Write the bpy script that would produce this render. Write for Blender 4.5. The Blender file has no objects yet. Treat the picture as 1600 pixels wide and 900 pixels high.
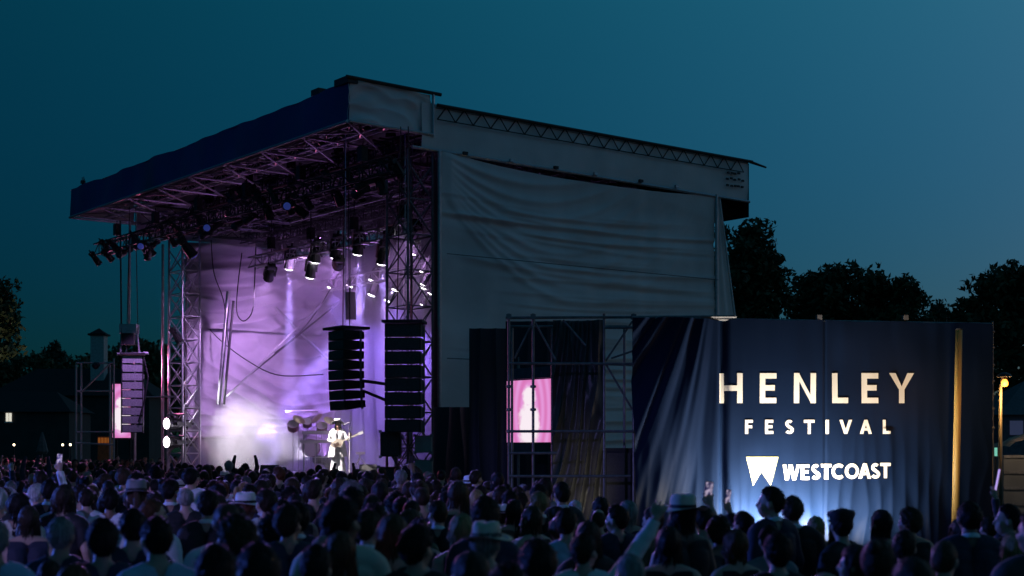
import bpy, math, random
import numpy as np
from mathutils import Vector, Matrix, Quaternion

# ------------------------------------------------------------------ camera, sky, light, exposure
S = bpy.context.scene
F = 2222.0                      # focal length in photo pixels (50 mm on 36 mm)
CAMH = 2.2
HOR = 700.0
cd = bpy.data.cameras.new('camera'); cam = bpy.data.objects.new('camera', cd)
S.collection.objects.link(cam)
cam.location = (0, 0, CAMH); cam.rotation_euler = (math.radians(90), 0, 0)
cd.lens = 50; cd.sensor_width = 36; cd.shift_y = 250 / 1600
cd.clip_start = 0.1; cd.clip_end = 4000
cd.dof.use_dof = True; cd.dof.focus_distance = 40; cd.dof.aperture_fstop = 2.0
S.camera = cam
S.view_settings.view_transform = 'Standard'; S.view_settings.look = 'None'
S.view_settings.exposure = 0; S.view_settings.gamma = 1; S.view_settings.use_curve_mapping = False
S.cycles.use_denoising = True
S.cycles.max_bounces = 6; S.cycles.volume_bounces = 0; S.cycles.diffuse_bounces = 3
S.cycles.glossy_bounces = 2; S.cycles.transparent_max_bounces = 8
S.cycles.volume_step_rate = 2.0; S.cycles.sample_clamp_indirect = 4

w = bpy.data.worlds.new('World'); S.world = w; w.use_nodes = True
wn = w.node_tree.nodes; wl = w.node_tree.links
bg = wn['Background']
SUN_EL, SUN_ROT = 4.0, 50.0
sky = wn.new('ShaderNodeTexSky'); sky.sky_type = 'NISHITA'; sky.sun_disc = False
sky.sun_elevation = math.radians(SUN_EL); sky.sun_rotation = math.radians(SUN_ROT)
sky.air_density = 1.0; sky.dust_density = 0.2; sky.ozone_density = 6.0
# dusk: the sky deepens towards the horizon and away from where the sun went down
def wmath(op, a=None, b=None, c=None):
    n_ = wn.new('ShaderNodeMath'); n_.operation = op
    for i_, v_ in enumerate((a, b, c)):
        if v_ is None: continue
        if isinstance(v_, (int, float)): n_.inputs[i_].default_value = v_
        else: wl.new(v_, n_.inputs[i_])
    return n_.outputs[0]
wtc = wn.new('ShaderNodeTexCoord'); wsp = wn.new('ShaderNodeSeparateXYZ'); wl.new(wtc.outputs['Generated'], wsp.inputs[0])
wx = wmath('MAXIMUM', wmath('MINIMUM', wsp.outputs[0], .5), -.5); wz = wmath('MINIMUM', wsp.outputs[2], .32)
we = wmath('EXPONENT', wmath('MULTIPLY_ADD', wz, 4.7, wmath('MULTIPLY', wx, 1.05)))
wr = wmath('MULTIPLY', we, wmath('EXPONENT', wmath('MULTIPLY', wx, 2.6)))
wc = wn.new('ShaderNodeCombineXYZ')
wl.new(wmath('MULTIPLY', wr, .64), wc.inputs[0]); wl.new(wmath('MULTIPLY', we, 1.34), wc.inputs[1]); wl.new(wmath('MULTIPLY', wmath('EXPONENT', wmath('MULTIPLY_ADD', wz, 2.6, wmath('MULTIPLY', wx, 1.0))), 1.50), wc.inputs[2])
tint = wn.new('ShaderNodeVectorMath'); tint.operation = 'MULTIPLY'
wl.new(sky.outputs[0], tint.inputs[0]); wl.new(wc.outputs[0], tint.inputs[1]); wl.new(tint.outputs[0], bg.inputs[0])
bg.inputs[1].default_value = 0.02
sd = bpy.data.lights.new('sun', 'SUN'); sd.energy = 0.02; sd.angle = math.radians(15); sd.color = (0.75, 0.9, 1.0)
so = bpy.data.objects.new('sun', sd); S.collection.objects.link(so)
_a = math.radians(SUN_ROT); _e = math.radians(8)
so.rotation_euler = Vector((-math.sin(_a) * math.cos(_e), -math.cos(_a) * math.cos(_e), -math.sin(_e))).to_track_quat('-Z', 'Y').to_euler()

rnd = random.Random(7); rng = np.random.default_rng(7)
COL = S.collection

# ------------------------------------------------------------------ places
A = np.array([-0.614, 0.789, 0.0]); B = np.array([0.789, 0.614, 0.0]); Zv = np.array([0, 0, 1.0])
Y0 = 36.5
P0 = np.array([(545 - 800) / F * Y0, Y0, 0.0])
def st(s, t, z=0.0):
    return P0 + s * A + t * B + z * Zv
def px(x, y, Y):
    return np.array([(x - 800) / F * Y, Y, CAMH + (HOR - y) / F * Y])
def hit_t(x, y, t):             # pixel on the plane t = const -> s, z
    r = (x - 800) / F; b = P0 + t * B
    s = (b[0] - r * b[1]) / (r * A[1] - A[0]); Y = b[1] + s * A[1]
    return s, CAMH + (HOR - y) / F * Y
def hit_s(x, y, s):
    r = (x - 800) / F; b = P0 + s * A
    t = (r * b[1] - b[0]) / (B[0] - r * B[1]); Y = b[1] + t * B[1]
    return t, CAMH + (HOR - y) / F * Y

# ------------------------------------------------------------------ materials
MATS = {}
def mat(name, col, rough=0.6, metal=0.0, var=0.25, scale=6.0, bump=0.0, bscale=40.0, spec=0.5, stretch=(1, 1, 1), sheen=0.0, coat=0.0):
    if name in MATS: return MATS[name]
    m = bpy.data.materials.new(name); m.use_nodes = True
    n = m.node_tree.nodes; l = m.node_tree.links; p = n['Principled BSDF']
    p.inputs['Roughness'].default_value = rough; p.inputs['Metallic'].default_value = metal
    p.inputs['Specular IOR Level'].default_value = spec
    if sheen: p.inputs['Sheen Weight'].default_value = sheen
    if coat: p.inputs['Coat Weight'].default_value = coat
    tc = n.new('ShaderNodeTexCoord'); mp = n.new('ShaderNodeMapping'); mp.inputs['Scale'].default_value = stretch
    l.new(tc.outputs['Object'], mp.inputs[0])
    nz = n.new('ShaderNodeTexNoise'); nz.inputs['Scale'].default_value = scale; nz.inputs['Detail'].default_value = 5
    l.new(mp.outputs[0], nz.inputs[0])
    cr = n.new('ShaderNodeValToRGB')
    lo = [max(0, c * (1 - var)) for c in col]; hi = [min(1, c * (1 + var)) for c in col]
    cr.color_ramp.elements[0].position = 0.3; cr.color_ramp.elements[1].position = 0.7
    cr.color_ramp.elements[0].color = (*lo, 1); cr.color_ramp.elements[1].color = (*hi, 1)
    l.new(nz.outputs[0], cr.inputs[0]); l.new(cr.outputs[0], p.inputs['Base Color'])
    if bump:
        nb = n.new('ShaderNodeTexNoise'); nb.inputs['Scale'].default_value = bscale; nb.inputs['Detail'].default_value = 4
        l.new(mp.outputs[0], nb.inputs[0])
        b = n.new('ShaderNodeBump'); b.inputs['Strength'].default_value = bump; b.inputs['Distance'].default_value = 0.02
        l.new(nb.outputs[0], b.inputs['Height']); l.new(b.outputs[0], p.inputs['Normal'])
    MATS[name] = m
    return m
def emit(name, col, strength):
    if name in MATS: return MATS[name]
    m = bpy.data.materials.new(name); m.use_nodes = True
    p = m.node_tree.nodes['Principled BSDF']
    p.inputs['Base Color'].default_value = (*[c * 0.5 for c in col], 1)
    p.inputs['Emission Color'].default_value = (*col, 1); p.inputs['Emission Strength'].default_value = strength
    MATS[name] = m
    return m

M_alu = mat('aluminium', (0.42, 0.42, 0.45), 0.42, 0.75, 0.15, 12)
M_dark = mat('black_steel', (0.025, 0.025, 0.028), 0.55, 0.3, 0.3, 10)
M_truss = mat('shaded_truss', (0.16, 0.15, 0.17), 0.45, 0.7, 0.25, 8)  # aluminium darkened: shade of roof and right tower put into the colour
M_scaf = mat('galvanised_tube', (0.20, 0.20, 0.21), 0.5, 0.6, 0.3, 9)
M_box = mat('speaker_black', (0.012, 0.012, 0.014), 0.5, 0.0, 0.3, 8, 0.1, 90)
M_grille = mat('speaker_grille', (0.05, 0.05, 0.055), 0.42, 0.4, 0.3, 30, 0.2, 150)
M_litgrille = mat('lit_pale_grille', (0.3, 0.3, 0.32), 0.42, 0.3, 0.3, 30, 0.2, 150)  # speaker grille made paler, stage light on the left array put into its colour
M_canvas = mat('grey_canvas', (0.72, 0.66, 0.66), 0.7, 0, 0.14, 0.6, 0.12, 25, stretch=(1, 1, 1))
M_blue = mat('navy_fascia_canvas', (0.035, 0.04, 0.14), 0.6, 0, 0.15, 0.7, 0.08, 20)
M_roof = mat('roof_skin', (0.014, 0.014, 0.018), 0.7, 0, 0.25, 1.0)
M_cloth = mat('pale_stage_cloth', (0.52, 0.49, 0.55), 0.75, 0, 0.12, 0.8, 0.1, 18)
M_back = mat('back_cloth', (0.16, 0.16, 0.22), 0.85, 0, 0.2, 0.8, 0.1, 18)
M_drape = mat('black_drape', (0.03, 0.03, 0.035), 0.42, 0, 0.25, 1.2, 0.1, 20, sheen=0.25)
M_deck = mat('stage_deck', (0.06, 0.06, 0.065), 0.45, 0, 0.3, 3, 0.1, 30)
M_grass = mat('grass', (0.03, 0.05, 0.018), 0.9, 0, 0.4, 2.5, 0.4, 30)
M_print = mat('cream_print', (0.80, 0.77, 0.68), 0.6, 0, 0.04, 2)
M_white = mat('white_gear', (0.75, 0.74, 0.73), 0.5, 0, 0.05, 6)
M_lens = emit('lamp_lens_lavender', (0.86, 0.78, 1.0), 7.0)
M_lensw = emit('lamp_lens_white', (1.0, 0.93, 1.0), 11.0)
M_lensoff = mat('lamp_lens_unlit', (0.03, 0.03, 0.05), 0.1, 0, 0.1, 5)
M_lensb = emit('lamp_lens_blue', (0.12, 0.2, 1.0), .10)

# ------------------------------------------------------------------ mesh building
WLOC = {}
def finish(o, parent, name=None):
    COL.objects.link(o)
    if parent is not None: o.parent = parent
    return o
def props(o, label=None, cat=None, group=None, kind=None):
    if label: o['label'] = label
    if cat: o['category'] = cat
    if group: o['group'] = group
    if kind: o['kind'] = kind
    return o
def thing(name, loc, label, cat, group=None, parent=None):
    o = bpy.data.objects.new(name, None); o.empty_display_size = 0.2
    loc = np.array(loc, float); o.location = loc
    COL.objects.link(o); WLOC[o.name] = loc
    return props(o, label, cat, group)
class MB:
    def __init__(self): self.v = []; self.f = []; self.n = 0
    def add(self, v, f):
        v = np.asarray(v, float); self.v.append(v); self.f += [tuple(i + self.n for i in q) for q in f]; self.n += len(v); return self
    def box(self, c, ex, ey, ez):       # centre, half vectors
        c = np.asarray(c, float); ex, ey, ez = (np.asarray(e, float) for e in (ex, ey, ez))
        v = [c + a * ex + b * ey + d * ez for d in (-1, 1) for b in (-1, 1) for a in (-1, 1)]
        if np.dot(np.cross(ex, ey), ez) < 0: q = [(0, 1, 3, 2), (4, 6, 7, 5), (0, 4, 5, 1), (2, 3, 7, 6), (0, 2, 6, 4), (1, 5, 7, 3)]
        else: q = [(0, 2, 3, 1), (4, 5, 7, 6), (0, 1, 5, 4), (2, 6, 7, 3), (0, 4, 6, 2), (1, 3, 7, 5)]
        return self.add(v, q)
    def abox(self, x0, x1, y0, y1, z0, z1):
        return self.box(((x0 + x1) / 2, (y0 + y1) / 2, (z0 + z1) / 2), ((x1 - x0) / 2, 0, 0), (0, (y1 - y0) / 2, 0), (0, 0, (z1 - z0) / 2))
    def tube(self, p, q, r, r1=None, n=6):
        p = np.asarray(p, float); q = np.asarray(q, float); d = q - p; L = np.linalg.norm(d)
        if L < 1e-6: return self
        d /= L; u = np.cross(d, (0, 0, 1) if abs(d[2]) < 0.9 else (1, 0, 0)); u /= np.linalg.norm(u); w_ = np.cross(d, u)
        r1 = r if r1 is None else r1
        an = np.arange(n) * 2 * math.pi / n
        ring = np.cos(an)[:, None] * u + np.sin(an)[:, None] * w_
        f = [(i, (i + 1) % n, n + (i + 1) % n, n + i) for i in range(n)] + [tuple(range(n))[::-1], tuple(range(n, 2 * n))]
        return self.add(np.vstack([p + ring * r, q + ring * r1]), f)
    def path(self, pts, r, n=5):
        for a, b in zip(pts[:-1], pts[1:]): self.tube(a, b, r, n=n)
        return self
    def lathe(self, c, prof, n=16, ax=(0, 0, 1)):
        ax = np.asarray(ax, float); ax /= np.linalg.norm(ax); c = np.asarray(c, float)
        u = np.cross(ax, (0, 1, 0) if abs(ax[1]) < 0.9 else (1, 0, 0)); u /= np.linalg.norm(u); w_ = np.cross(ax, u)
        an = np.arange(n) * 2 * math.pi / n; ring = np.cos(an)[:, None] * u + np.sin(an)[:, None] * w_
        v = np.vstack([c + ax * h + ring * r for r, h in prof]); f = []
        for k in range(len(prof) - 1):
            f += [(k * n + i, k * n + (i + 1) % n, (k + 1) * n + (i + 1) % n, (k + 1) * n + i) for i in range(n)]
        f += [tuple(range(n))[::-1], tuple(range((len(prof) - 1) * n, len(prof) * n))]
        return self.add(v, f)
    def grid(self, P):                  # P[nu][nv][3]
        nu, nv = P.shape[:2]
        f = [(i * nv + j, (i + 1) * nv + j, (i + 1) * nv + j + 1, i * nv + j + 1) for i in range(nu - 1) for j in range(nv - 1)]
        return self.add(P.reshape(-1, 3), f)
    def mesh(self, name, origin=(0, 0, 0)):
        me = bpy.data.meshes.new(name)
        V = np.vstack(self.v) - np.asarray(origin, float)
        me.from_pydata(V.tolist(), [], self.f); me.update()
        return me
    def build(self, name, m, parent=None, origin=None, smooth=False, label=None, cat=None, group=None, kind=None):
        if parent is not None: org = WLOC[parent.name]
        else:
            V = np.vstack(self.v)
            org = np.array([V[:, 0].mean(), V[:, 1].mean(), V[:, 2].min()]) if origin is None else np.asarray(origin, float)
        me = self.mesh(name, org)
        if smooth: me.shade_smooth()
        me.materials.append(m)
        o = bpy.data.objects.new(name, me)
        if parent is None: o.location = org
        finish(o, parent); WLOC[o.name] = org
        return props(o, label, cat, group, kind)

def vnoise(x, y, seed=0):              # smooth 2-d value noise, -1..1
    r = np.random.default_rng(seed).random((64, 64)) * 2 - 1
    xi = np.floor(x).astype(int); yi = np.floor(y).astype(int); fx = x - xi; fy = y - yi
    fx = fx * fx * (3 - 2 * fx); fy = fy * fy * (3 - 2 * fy)
    g = lambda a, b: r[a % 64, b % 64]
    return (g(xi, yi) * (1 - fx) + g(xi + 1, yi) * fx) * (1 - fy) + (g(xi, yi + 1) * (1 - fx) + g(xi + 1, yi + 1) * fx) * fy
def fold(x):                           # a pleat profile: sharp ridge, broad trough
    return 1 - 2 * np.abs(np.sin(x)) ** 0.8
def cloth(name, p00, pu, pv, nu, nv, disp, m, parent, top=None, smooth=True, origin=None, **k):
    u, v = np.meshgrid(np.linspace(0, 1, nu), np.linspace(0, 1, nv), indexing='ij')
    p00, pu, pv = (np.asarray(a, float) for a in (p00, pu, pv))
    nrm = np.cross(pu, pv); nrm /= np.linalg.norm(nrm)
    vv = v if top is None else v * top(u)
    P = p00 + u[..., None] * pu + vv[..., None] * pv + disp(u, vv)[..., None] * nrm
    return MB().grid(P).build(name, m, parent, origin, smooth, **k)

def truss(name, p, q, parent, m, wid=0.4, hgt=0.4, r=0.025, bay=0.6, up=(0, 0, 1), rl=None):
    """box lattice: four chords, lacing joined"""
    p = np.asarray(p, float); q = np.asarray(q, float); d = q - p; L = np.linalg.norm(d); d /= L
    up = np.asarray(up, float); sd_ = np.cross(d, up); sd_ /= np.linalg.norm(sd_); up = np.cross(sd_, d)
    off = [sd_ * wid / 2 * a + up * hgt / 2 * b for a, b in ((-1, -1), (1, -1), (1, 1), (-1, 1))]
    for o in off: MB().tube(p + o, q + o, r).build(name + '_chord' if name else 'chord', m, parent)
    mb = MB(); n = max(1, round(L / bay)); rl = rl or r * 0.6
    for k in range(n):
        a0 = p + d * L * k / n; a1 = p + d * L * (k + 1) / n
        for i in range(4):
            o0, o1 = off[i], off[(i + 1) % 4]
            if k % 2: o0, o1 = o1, o0
            mb.tube(a0 + o0, a1 + o1, rl, n=4)
        if k: 
            for i in range(4): mb.tube(a0 + off[i], a0 + off[(i + 1) % 4], rl, n=4)
    mb.build(name + '_lacing' if name else 'lacing', m, parent, kind='stuff')

ORD = ['first', 'second', 'third', 'fourth', 'fifth', 'sixth', 'seventh', 'eighth', 'ninth', 'tenth', 'eleventh', 'twelfth', 'thirteenth', 'fourteenth', 'fifteenth', 'sixteenth', 'seventeenth', 'eighteenth', 'nineteenth', 'twentieth'] + ['%dth' % i for i in range(21, 60)]

def spot(parent, loc, target, energy, col, size, blend=0.4, radius=0.08, name='beam'):
    d = bpy.data.lights.new(name, 'SPOT'); d.energy = energy; d.color = col; d.spot_size = math.radians(size); d.spot_blend = blend
    d.shadow_soft_size = radius
    o = bpy.data.objects.new(name, d); COL.objects.link(o)
    o.location = loc; o.rotation_euler = (Vector(target) - Vector(loc)).to_track_quat('-Z', 'Y').to_euler()
    if parent is not None:
        o.parent = parent; o.matrix_parent_inverse = Matrix.Translation(-Vector(WLOC[parent.name]))
    return o

# ------------------------------------------------------------------ ground
g = MB(); g.grid(np.array([[(x, y, 0.0) for y in np.linspace(-60, 700, 39)] for x in np.linspace(-420, 420, 43)]))
g.build('ground', M_grass, kind='structure', origin=(0, 0, 0), label='dark trampled grass field under the crowd')

# ------------------------------------------------------------------ the stage
ZB, ZT = 10.15, 11.42            # main roof, underside and top
FB, FT = 10.63, 11.69            # fascia, bottom and top
SW = 19.3; TW = 2.85; TR = 14.9; TBK = 10.8; SL = 18.6; DECK = 1.28
stage = thing('festival_stage', st(9, 6, 0), 'large covered festival stage with navy fascia, grey canvas side and purple lit interior', 'stage')

# fascia
def fas_top(s):
    u = s / SW
    return FT - 0.10 + 0.06 * np.sin(u * 21 + 0.4) * (0.3 + 0.7 * u) * 0.6 + 0.02 * np.sin(u * 44)
ns = 120; ss = np.linspace(0, SW, ns); P = np.zeros((ns, 8, 3))
for i, s in enumerate(ss):
    for j in range(8):
        z = FB + (fas_top(s) - FB) * j / 7
        P[i, j] = st(s, 0.03 * math.sin(s * 1.9 + j * .3) + 0.02 * math.sin(s * 5.1), z)
MB().grid(P).build('fascia', M_blue, stage, smooth=True, label='navy blue front fascia canvas')
cloth('fascia_side', st(0, 0, FB), B * 2.55, Zv * (FT - FB), 40, 30,
      lambda u, v: 0.03 * fold(7 * v + 2.5 * (u - .3) ** 2 * 4 + vnoise(u * 4, v * 3, 2)) + 0.05 * vnoise(u * 5, v * 4, 3) - 0.02, M_canvas, stage,
      top=lambda u: 1 - 0.02 * np.sin(u * 9) - 0.03 * u, label='grey canvas return of the fascia')
cloth('fascia_side', st(SW, 0, FB), B * 2.4, Zv * (FT - FB), 20, 10, lambda u, v: 0.03 * vnoise(u * 5, v * 4, 5), M_canvas, stage, top=lambda u: 0.9 + 0 * u)
MB().tube(st(-.02, -.05, FB - .05), st(SW, -.05, FB - .05), .045, n=8).build('fascia_tube', M_alu, stage)
MB().tube(st(-.05, 0, FB - .05), st(-.05, 2.6, FB - .05), .04, n=8).build('fascia_tube', M_alu, stage)
MB().tube(st(SW + .03, 0, FB - .05), st(SW + .03, 2.6, FB - .05), .04, n=8).build('fascia_tube', M_alu, stage)
MB().tube(st(-.05, 2.6, FB - .1), st(-.05, 2.6, FT + .02), .04, n=8).build('fascia_post', M_alu, stage)
MB().tube(st(-.05, -.1, FT + .02), st(-.05, 2.85, FT + .0), .05, n=8).build('fascia_tube', M_dark, stage)
MB().box(st(.3, .1, FT - .02), A * .35, B * .15, Zv * .09).build('fascia_cap', M_dark, stage)
MB().box(st(1.7, .1, FT - .02), A * .2, B * .12, Zv * .08).build('fascia_cap', M_dark, stage)
mb = MB()
for k in range(6):
    a_ = k * 1.05; mb.tube(st(SW - .9, .1, FT - .15), st(SW - .9 + .16 * math.cos(a_), .1, FT + .16 + .1 * math.sin(a_ * 2)), .014, n=4)
mb.box(st(SW - .9, .1, FT + .06), A * .09, B * .06, Zv * .05).build('roof_beacon', M_dark, stage)
MB().grid(np.array([[st(s, t, FT - .12 + (ZT - FT + .12) * t / 2.9) for t in (0.02, 2.9)] for s in np.linspace(0.02, SW - .02, 12)])).build('canopy_skin', M_roof, stage)

# main roof: side panel, tube, top truss, skin
cloth('roof_side', st(-.02, 2.25, ZB), B * (TR - 2.25), Zv * (ZT - ZB), 110, 20,
      lambda u, v: 0.012 * vnoise(u * 40, v * 2, 11) + 0.02 * vnoise(u * 9, v * 3, 12) - .01 * np.abs(np.sin(u * 37)), M_canvas, stage, label='long grey canvas valance along the roof side')
MB().tube(st(-.07, 1.9, ZB + .02), st(-.07, TR, ZB - .06), .045, n=8).build('roof_tube', M_alu, stage)
MB().tube(st(-.1, 2.7, ZT - .04), st(-.1, TR + .1, ZT - .04), .05, n=8).build('roof_tube', M_dark, stage)
MB().tube(st(-.1, TR, ZT - .05), st(-.1, TR + .75, ZT - .14), .05, .03, n=6).build('roof_spar', M_dark, stage)
MB().tube(st(-.1, 2.7, ZT - .42), st(-.1, TR - .3, ZT - .42), .016, n=5).build('roof_tube', M_dark, stage)
mb = MB(); nb = 40
for k in range(nb):
    t0 = 2.7 + (TR - 3.0) * k / nb; t1 = 2.7 + (TR - 3.0) * (k + 1) / nb
    a_, b_ = (ZT - .05, ZT - .42) if k % 2 else (ZT - .42, ZT - .05)
    mb.tube(st(-.1, t0, a_), st(-.1, t1, b_), .02, n=4)
mb.build('roof_edge_lacing', M_dark, stage, kind='stuff')
mb = MB()
for k in range(14):
    mb.box(st(-.1, TR - 1.05 + .17 * (k % 5) + .05 * rnd.random(), ZB + .35 + .2 * (k // 5) + .05 * rnd.random()), A * .02, B * .05, Zv * .03)
mb.build('eyelet_rows', M_dark, stage, kind='stuff')
for j, t in enumerate((3.6, 5.2, 6.8, 8.3, 10.1, 11.6)):
    MB().box(st(-.13, t, ZB + .05), A * .04, B * .07, Zv * .04).build('roof_clamp', M_alu if j % 2 else M_dark, stage)
MB().grid(np.array([[st(s, t, ZT - .1 - .02 * math.sin(s)) for t in np.linspace(2.7, TR, 8)] for s in np.linspace(-.05, SW, 14)])).build('roof_skin', M_roof, stage)
cloth('roof_side', st(SW, 2.5, ZB), B * (TBK - 2.5), Zv * (ZT - ZB), 12, 4, lambda u, v: 0 * u, M_canvas, stage)
MB().grid(np.array([[st(s, TR, z) for z in (ZB - .55, ZT - .1)] for s in np.linspace(-.05, SW, 8)])).build('roof_rear', M_roof, stage)
MB().grid(np.array([[st(s, TR - .1 - t, ZB - .1 - .45 * (1 - t)) for t in (0., 1.6)] for s in np.linspace(0.1, SW, 8)])).build('roof_rear_flap', M_roof, stage)

# roof structure under the skin
for s in np.linspace(.5, SW - .4, 9):
    truss('rafter', st(s, 2.6, ZB + .5), st(s, TBK, ZB + .5), stage, M_truss, .35, .6, .032, .8)
for t in (2.75, 4.8, 6.8, 8.8, 10.5):
    truss('purlin', st(.2, t, ZB + .22), st(SW - .3, t, ZB + .22), stage, M_truss, .35, .35, .028, .7)
for k, s in enumerate(np.linspace(.15, SW - .2, 9)):
    MB().tube(st(s, .05, FB), st(s, 2.6, FB - .02), .032).build('outrigger', M_alu, stage)
    if k < 8:
        s1 = s + (SW - .35) / 8
        MB().tube(st(s, .05, FB - .02), st(s1, 2.6, FB - .08), .026).build('outrigger_brace', M_alu, stage)
        MB().tube(st(s1, .05, FB + .06), st(s, 2.6, FB + .1), .026).build('outrigger_brace', M_alu, stage)
truss('front_beam', st(0.1, 1.35, FB + .2), st(SW - .1, 1.35, FB + .2), stage, M_alu, .3, .3, .026, .6)
for (x0, y0, x1, y1, t, z) in ((455, 290, 660, 245, 5., 10.0), (470, 330, 640, 290, 7., 10.0), (560, 270, 625, 250, 3.5, 10.)):
    s0, _ = hit_t(x0, y0, t); s1, _ = hit_t(x1, y1, t)
    MB().tube(st(s0, t, z), st(s1, t, z), .045).build('catwalk_tube', M_alu, stage)

# towers
def tower(name, s0, s1, t0, t1, z1, r=.045, step=.95, M_alu=M_alu):
    tw = MB
    c = [(s0, t0), (s1, t0), (s1, t1), (s0, t1)]
    for a_ in c: MB().tube(st(*a_, 0), st(*a_, z1), r, n=8).build('tower_leg', M_alu, stage)
    z = .3; k = 0
    while z + step < z1:
        for i in range(4):
            a_, b_ = c[i], c[(i + 1) % 4]
            mb = MB(); mb.tube(st(*a_, z), st(*b_, z), r * .55, n=5)
            mb.tube(st(*a_, z), st(*b_, z + step), r * .5, n=5); mb.tube(st(*b_, z), st(*a_, z + step), r * .5, n=5)
            mb.build('tower_brace', M_alu, stage)
        z += step; k += 1
tower('right', .12, 1.15, 1.9, 2.7, ZB, r=.036, M_alu=M_truss)
def lt(x): return hit_t(x, 600, 3.75)[0]
tower('left', lt(291), lt(270), 3.6, 4.3, ZB, step=.85)
MB().tube(st(lt(264), 3.5, 0), st(lt(264), 3.5, 9.9), .05, n=8).build('tower_leg', M_alu, stage)
# scaffold arm by the left tower
MB().tube(st(lt(291), 3.4, 4.1), st(lt(240), 3.0, 4.15), .035).build('tower_arm', M_alu, stage)
MB().tube(st(lt(240), 3.0, .2), st(lt(240), 3.0, 5.8), .045, n=8).build('tower_arm', M_alu, stage)

# right outer wall cloth with swags, and slanted end panel
tw1, _ = hit_s(1115, 310, 0.0); tw0 = 2.78
WZ0 = .4
_cr = np.random.default_rng(5)
CREASE = [(_cr.uniform(0, .93), _cr.uniform(-.02, .03), _cr.uniform(.0, .03), _cr.uniform(.0035, .009), _cr.uniform(.025, .075), _cr.uniform(-.1, .6), _cr.uniform(.35, 1.0)) for _ in range(64)]
def wall_disp(u, v):
    d = .02 * vnoise(u * 26, v * 1.5, 24) + .035 * vnoise(u * 5, v * 7, 25) + .02 * vnoise(u * 3, v * 24, 26) - .12 * np.sin(math.pi * u) * np.sin(math.pi * np.clip(v, 0, 1))
    for v0, sl_, cv, w_, a_, u0, ln_ in CREASE:                      # long sharp pinches, nearly level
        q_ = (v - (v0 + sl_ * u - cv * (1 - (2 * u - 1) ** 2))) / w_
        ext = np.clip((u - u0) / .12, 0, 1) * np.clip((u0 + ln_ - u) / .18, 0, 1)
        d = d + a_ * ext * (np.exp(-np.abs(q_)) - .6 * np.exp(-((q_ + 1.8) / 1.6) ** 2))
    for k in range(8):                                               # swags hanging from the front top corner
        dep = .05 + .034 * k; f_ = v - (1.0 - .012 * k - dep * np.clip(np.sin(math.pi * np.clip((u - .0) / (.55 + .06 * k), 0, 1)), 0, 1) ** .8 * 1.05)
        d = d + (.11 - .007 * k) * np.exp(-(f_ / .011) ** 2) * np.clip(1.15 - u / (.55 + .06 * k), 0, 1) * np.clip(u / .03, 0, 1)
    return d
def wall_top(u):
    g_ = np.clip((u - .08) / .9, 0, 1)
    return 1 - .022 * np.sin(math.pi * g_) ** .6 * (u < .985)
cloth('wall_cloth', st(-.04, tw0, WZ0), B * (tw1 - tw0), Zv * (ZB - WZ0 + .0), 200, 240, wall_disp, M_canvas, stage, top=wall_top, label='sagging grey canvas side wall')
for zz_ in (4.6, 7.4):
    MB().tube(st(-.30, tw0 + .1, zz_), st(-.30, tw1 - .1, zz_ + .05), .012, n=4).build('wall_strap', M_scaf, stage)
MB().tube(st(-.12, tw0 - .03, 0), st(-.12, tw0 - .03, ZB), .05, n=8).build('wall_post', M_alu, stage)
MB().tube(st(-.1, tw1 + .03, 0), st(-.1, tw1 + .03, ZB), .05, n=8).build('wall_post', M_alu, stage)
pa = st(-.02, tw1 + .05, 0); ptop = st(-.02, tw1 + .45, ZB - .3)
tb, _ = hit_s(1152, 495, 0.0)
nu, nv = 24, 40; P = np.zeros((nu, nv, 3))
for i in range(nu):
    for j in range(nv):
        v = j / (nv - 1); u = i / (nu - 1); z = .3 + (ZB - .35) * v
        sl = tw1 + .06 + u * (.15 + (tb - tw1) * 1.75 * (1 - v) ** 1.1)
        P[i, j] = st(-.02 - .05 * math.sin(u * 13 + v) * (1 - v * .5), sl, z)
MB().grid(P).build('end_panel', M_canvas, stage, smooth=True, label='slanted grey canvas flap at the rear corner')
MB().tube(P[-1, -1], P[-1, 0], .035).build('guy_rope', M_canvas, stage)

# inner left wall cloth (purple lit), back wall, deck
def left_disp(u, v):
    q = 1 - v
    rad = .30 * np.exp(-(q / .5) ** 2) * np.sin(38 * (q * .9 + .30 * u - .42 * u * u) + 1.5 * vnoise(u * 3, v * 3, 31))
    low = .15 * np.sin(26 * (v + .35 * (u - .6) ** 2 * 2) + 2.2 * vnoise(u * 2.5, v * 4, 32)) * np.exp(-((v - .33) / .22) ** 2)
    rg = .12 * fold(17 * (q + .42 * (u - .15) ** 2 + .05 * vnoise(u * 3, v * 4, 35)) + 3 * u) * np.clip(.55 + vnoise(u * 2.2, v * 3.3, 36), 0, 1) * .6 + .05 * fold(41 * (q + .5 * (u - .1) ** 2) + 2 * vnoise(u * 4, v * 5, 44))
    return rg + rad + low + .07 * vnoise(u * 14, v * 10, 33) + .07 * vnoise(u * 4 + v * 5, v * 26, 34) + .3 * np.sin(math.pi * u) * np.sin(math.pi * v)
ZM = 6.75
def left_low(u, v):
    c_ = np.hypot((u - .75) * 1.2, (v - 1.25))
    return (.10 * fold(c_ * 24 + 1.6 * vnoise(u * 3, v * 3, 37)) * np.clip(.5 + vnoise(u * 2.4, v * 2.2, 38), .1, 1) + .05 * fold(v * 30 + 2 * vnoise(u * 3, v * 5, 39)) * np.exp(-(v / .35) ** 2)
            + .06 * vnoise(u * 9, v * 12, 40) + .03 * vnoise(u * 24, v * 20, 43))
cloth('inner_cloth', st(SL, 4.2, ZM), B * (TBK - 4.2), Zv * (ZB - .15 - ZM), 150, 130, lambda u, v: left_disp(u, .45 + .55 * v), M_cloth, stage, label='upper pale wall cloth washed in purple light')
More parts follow.
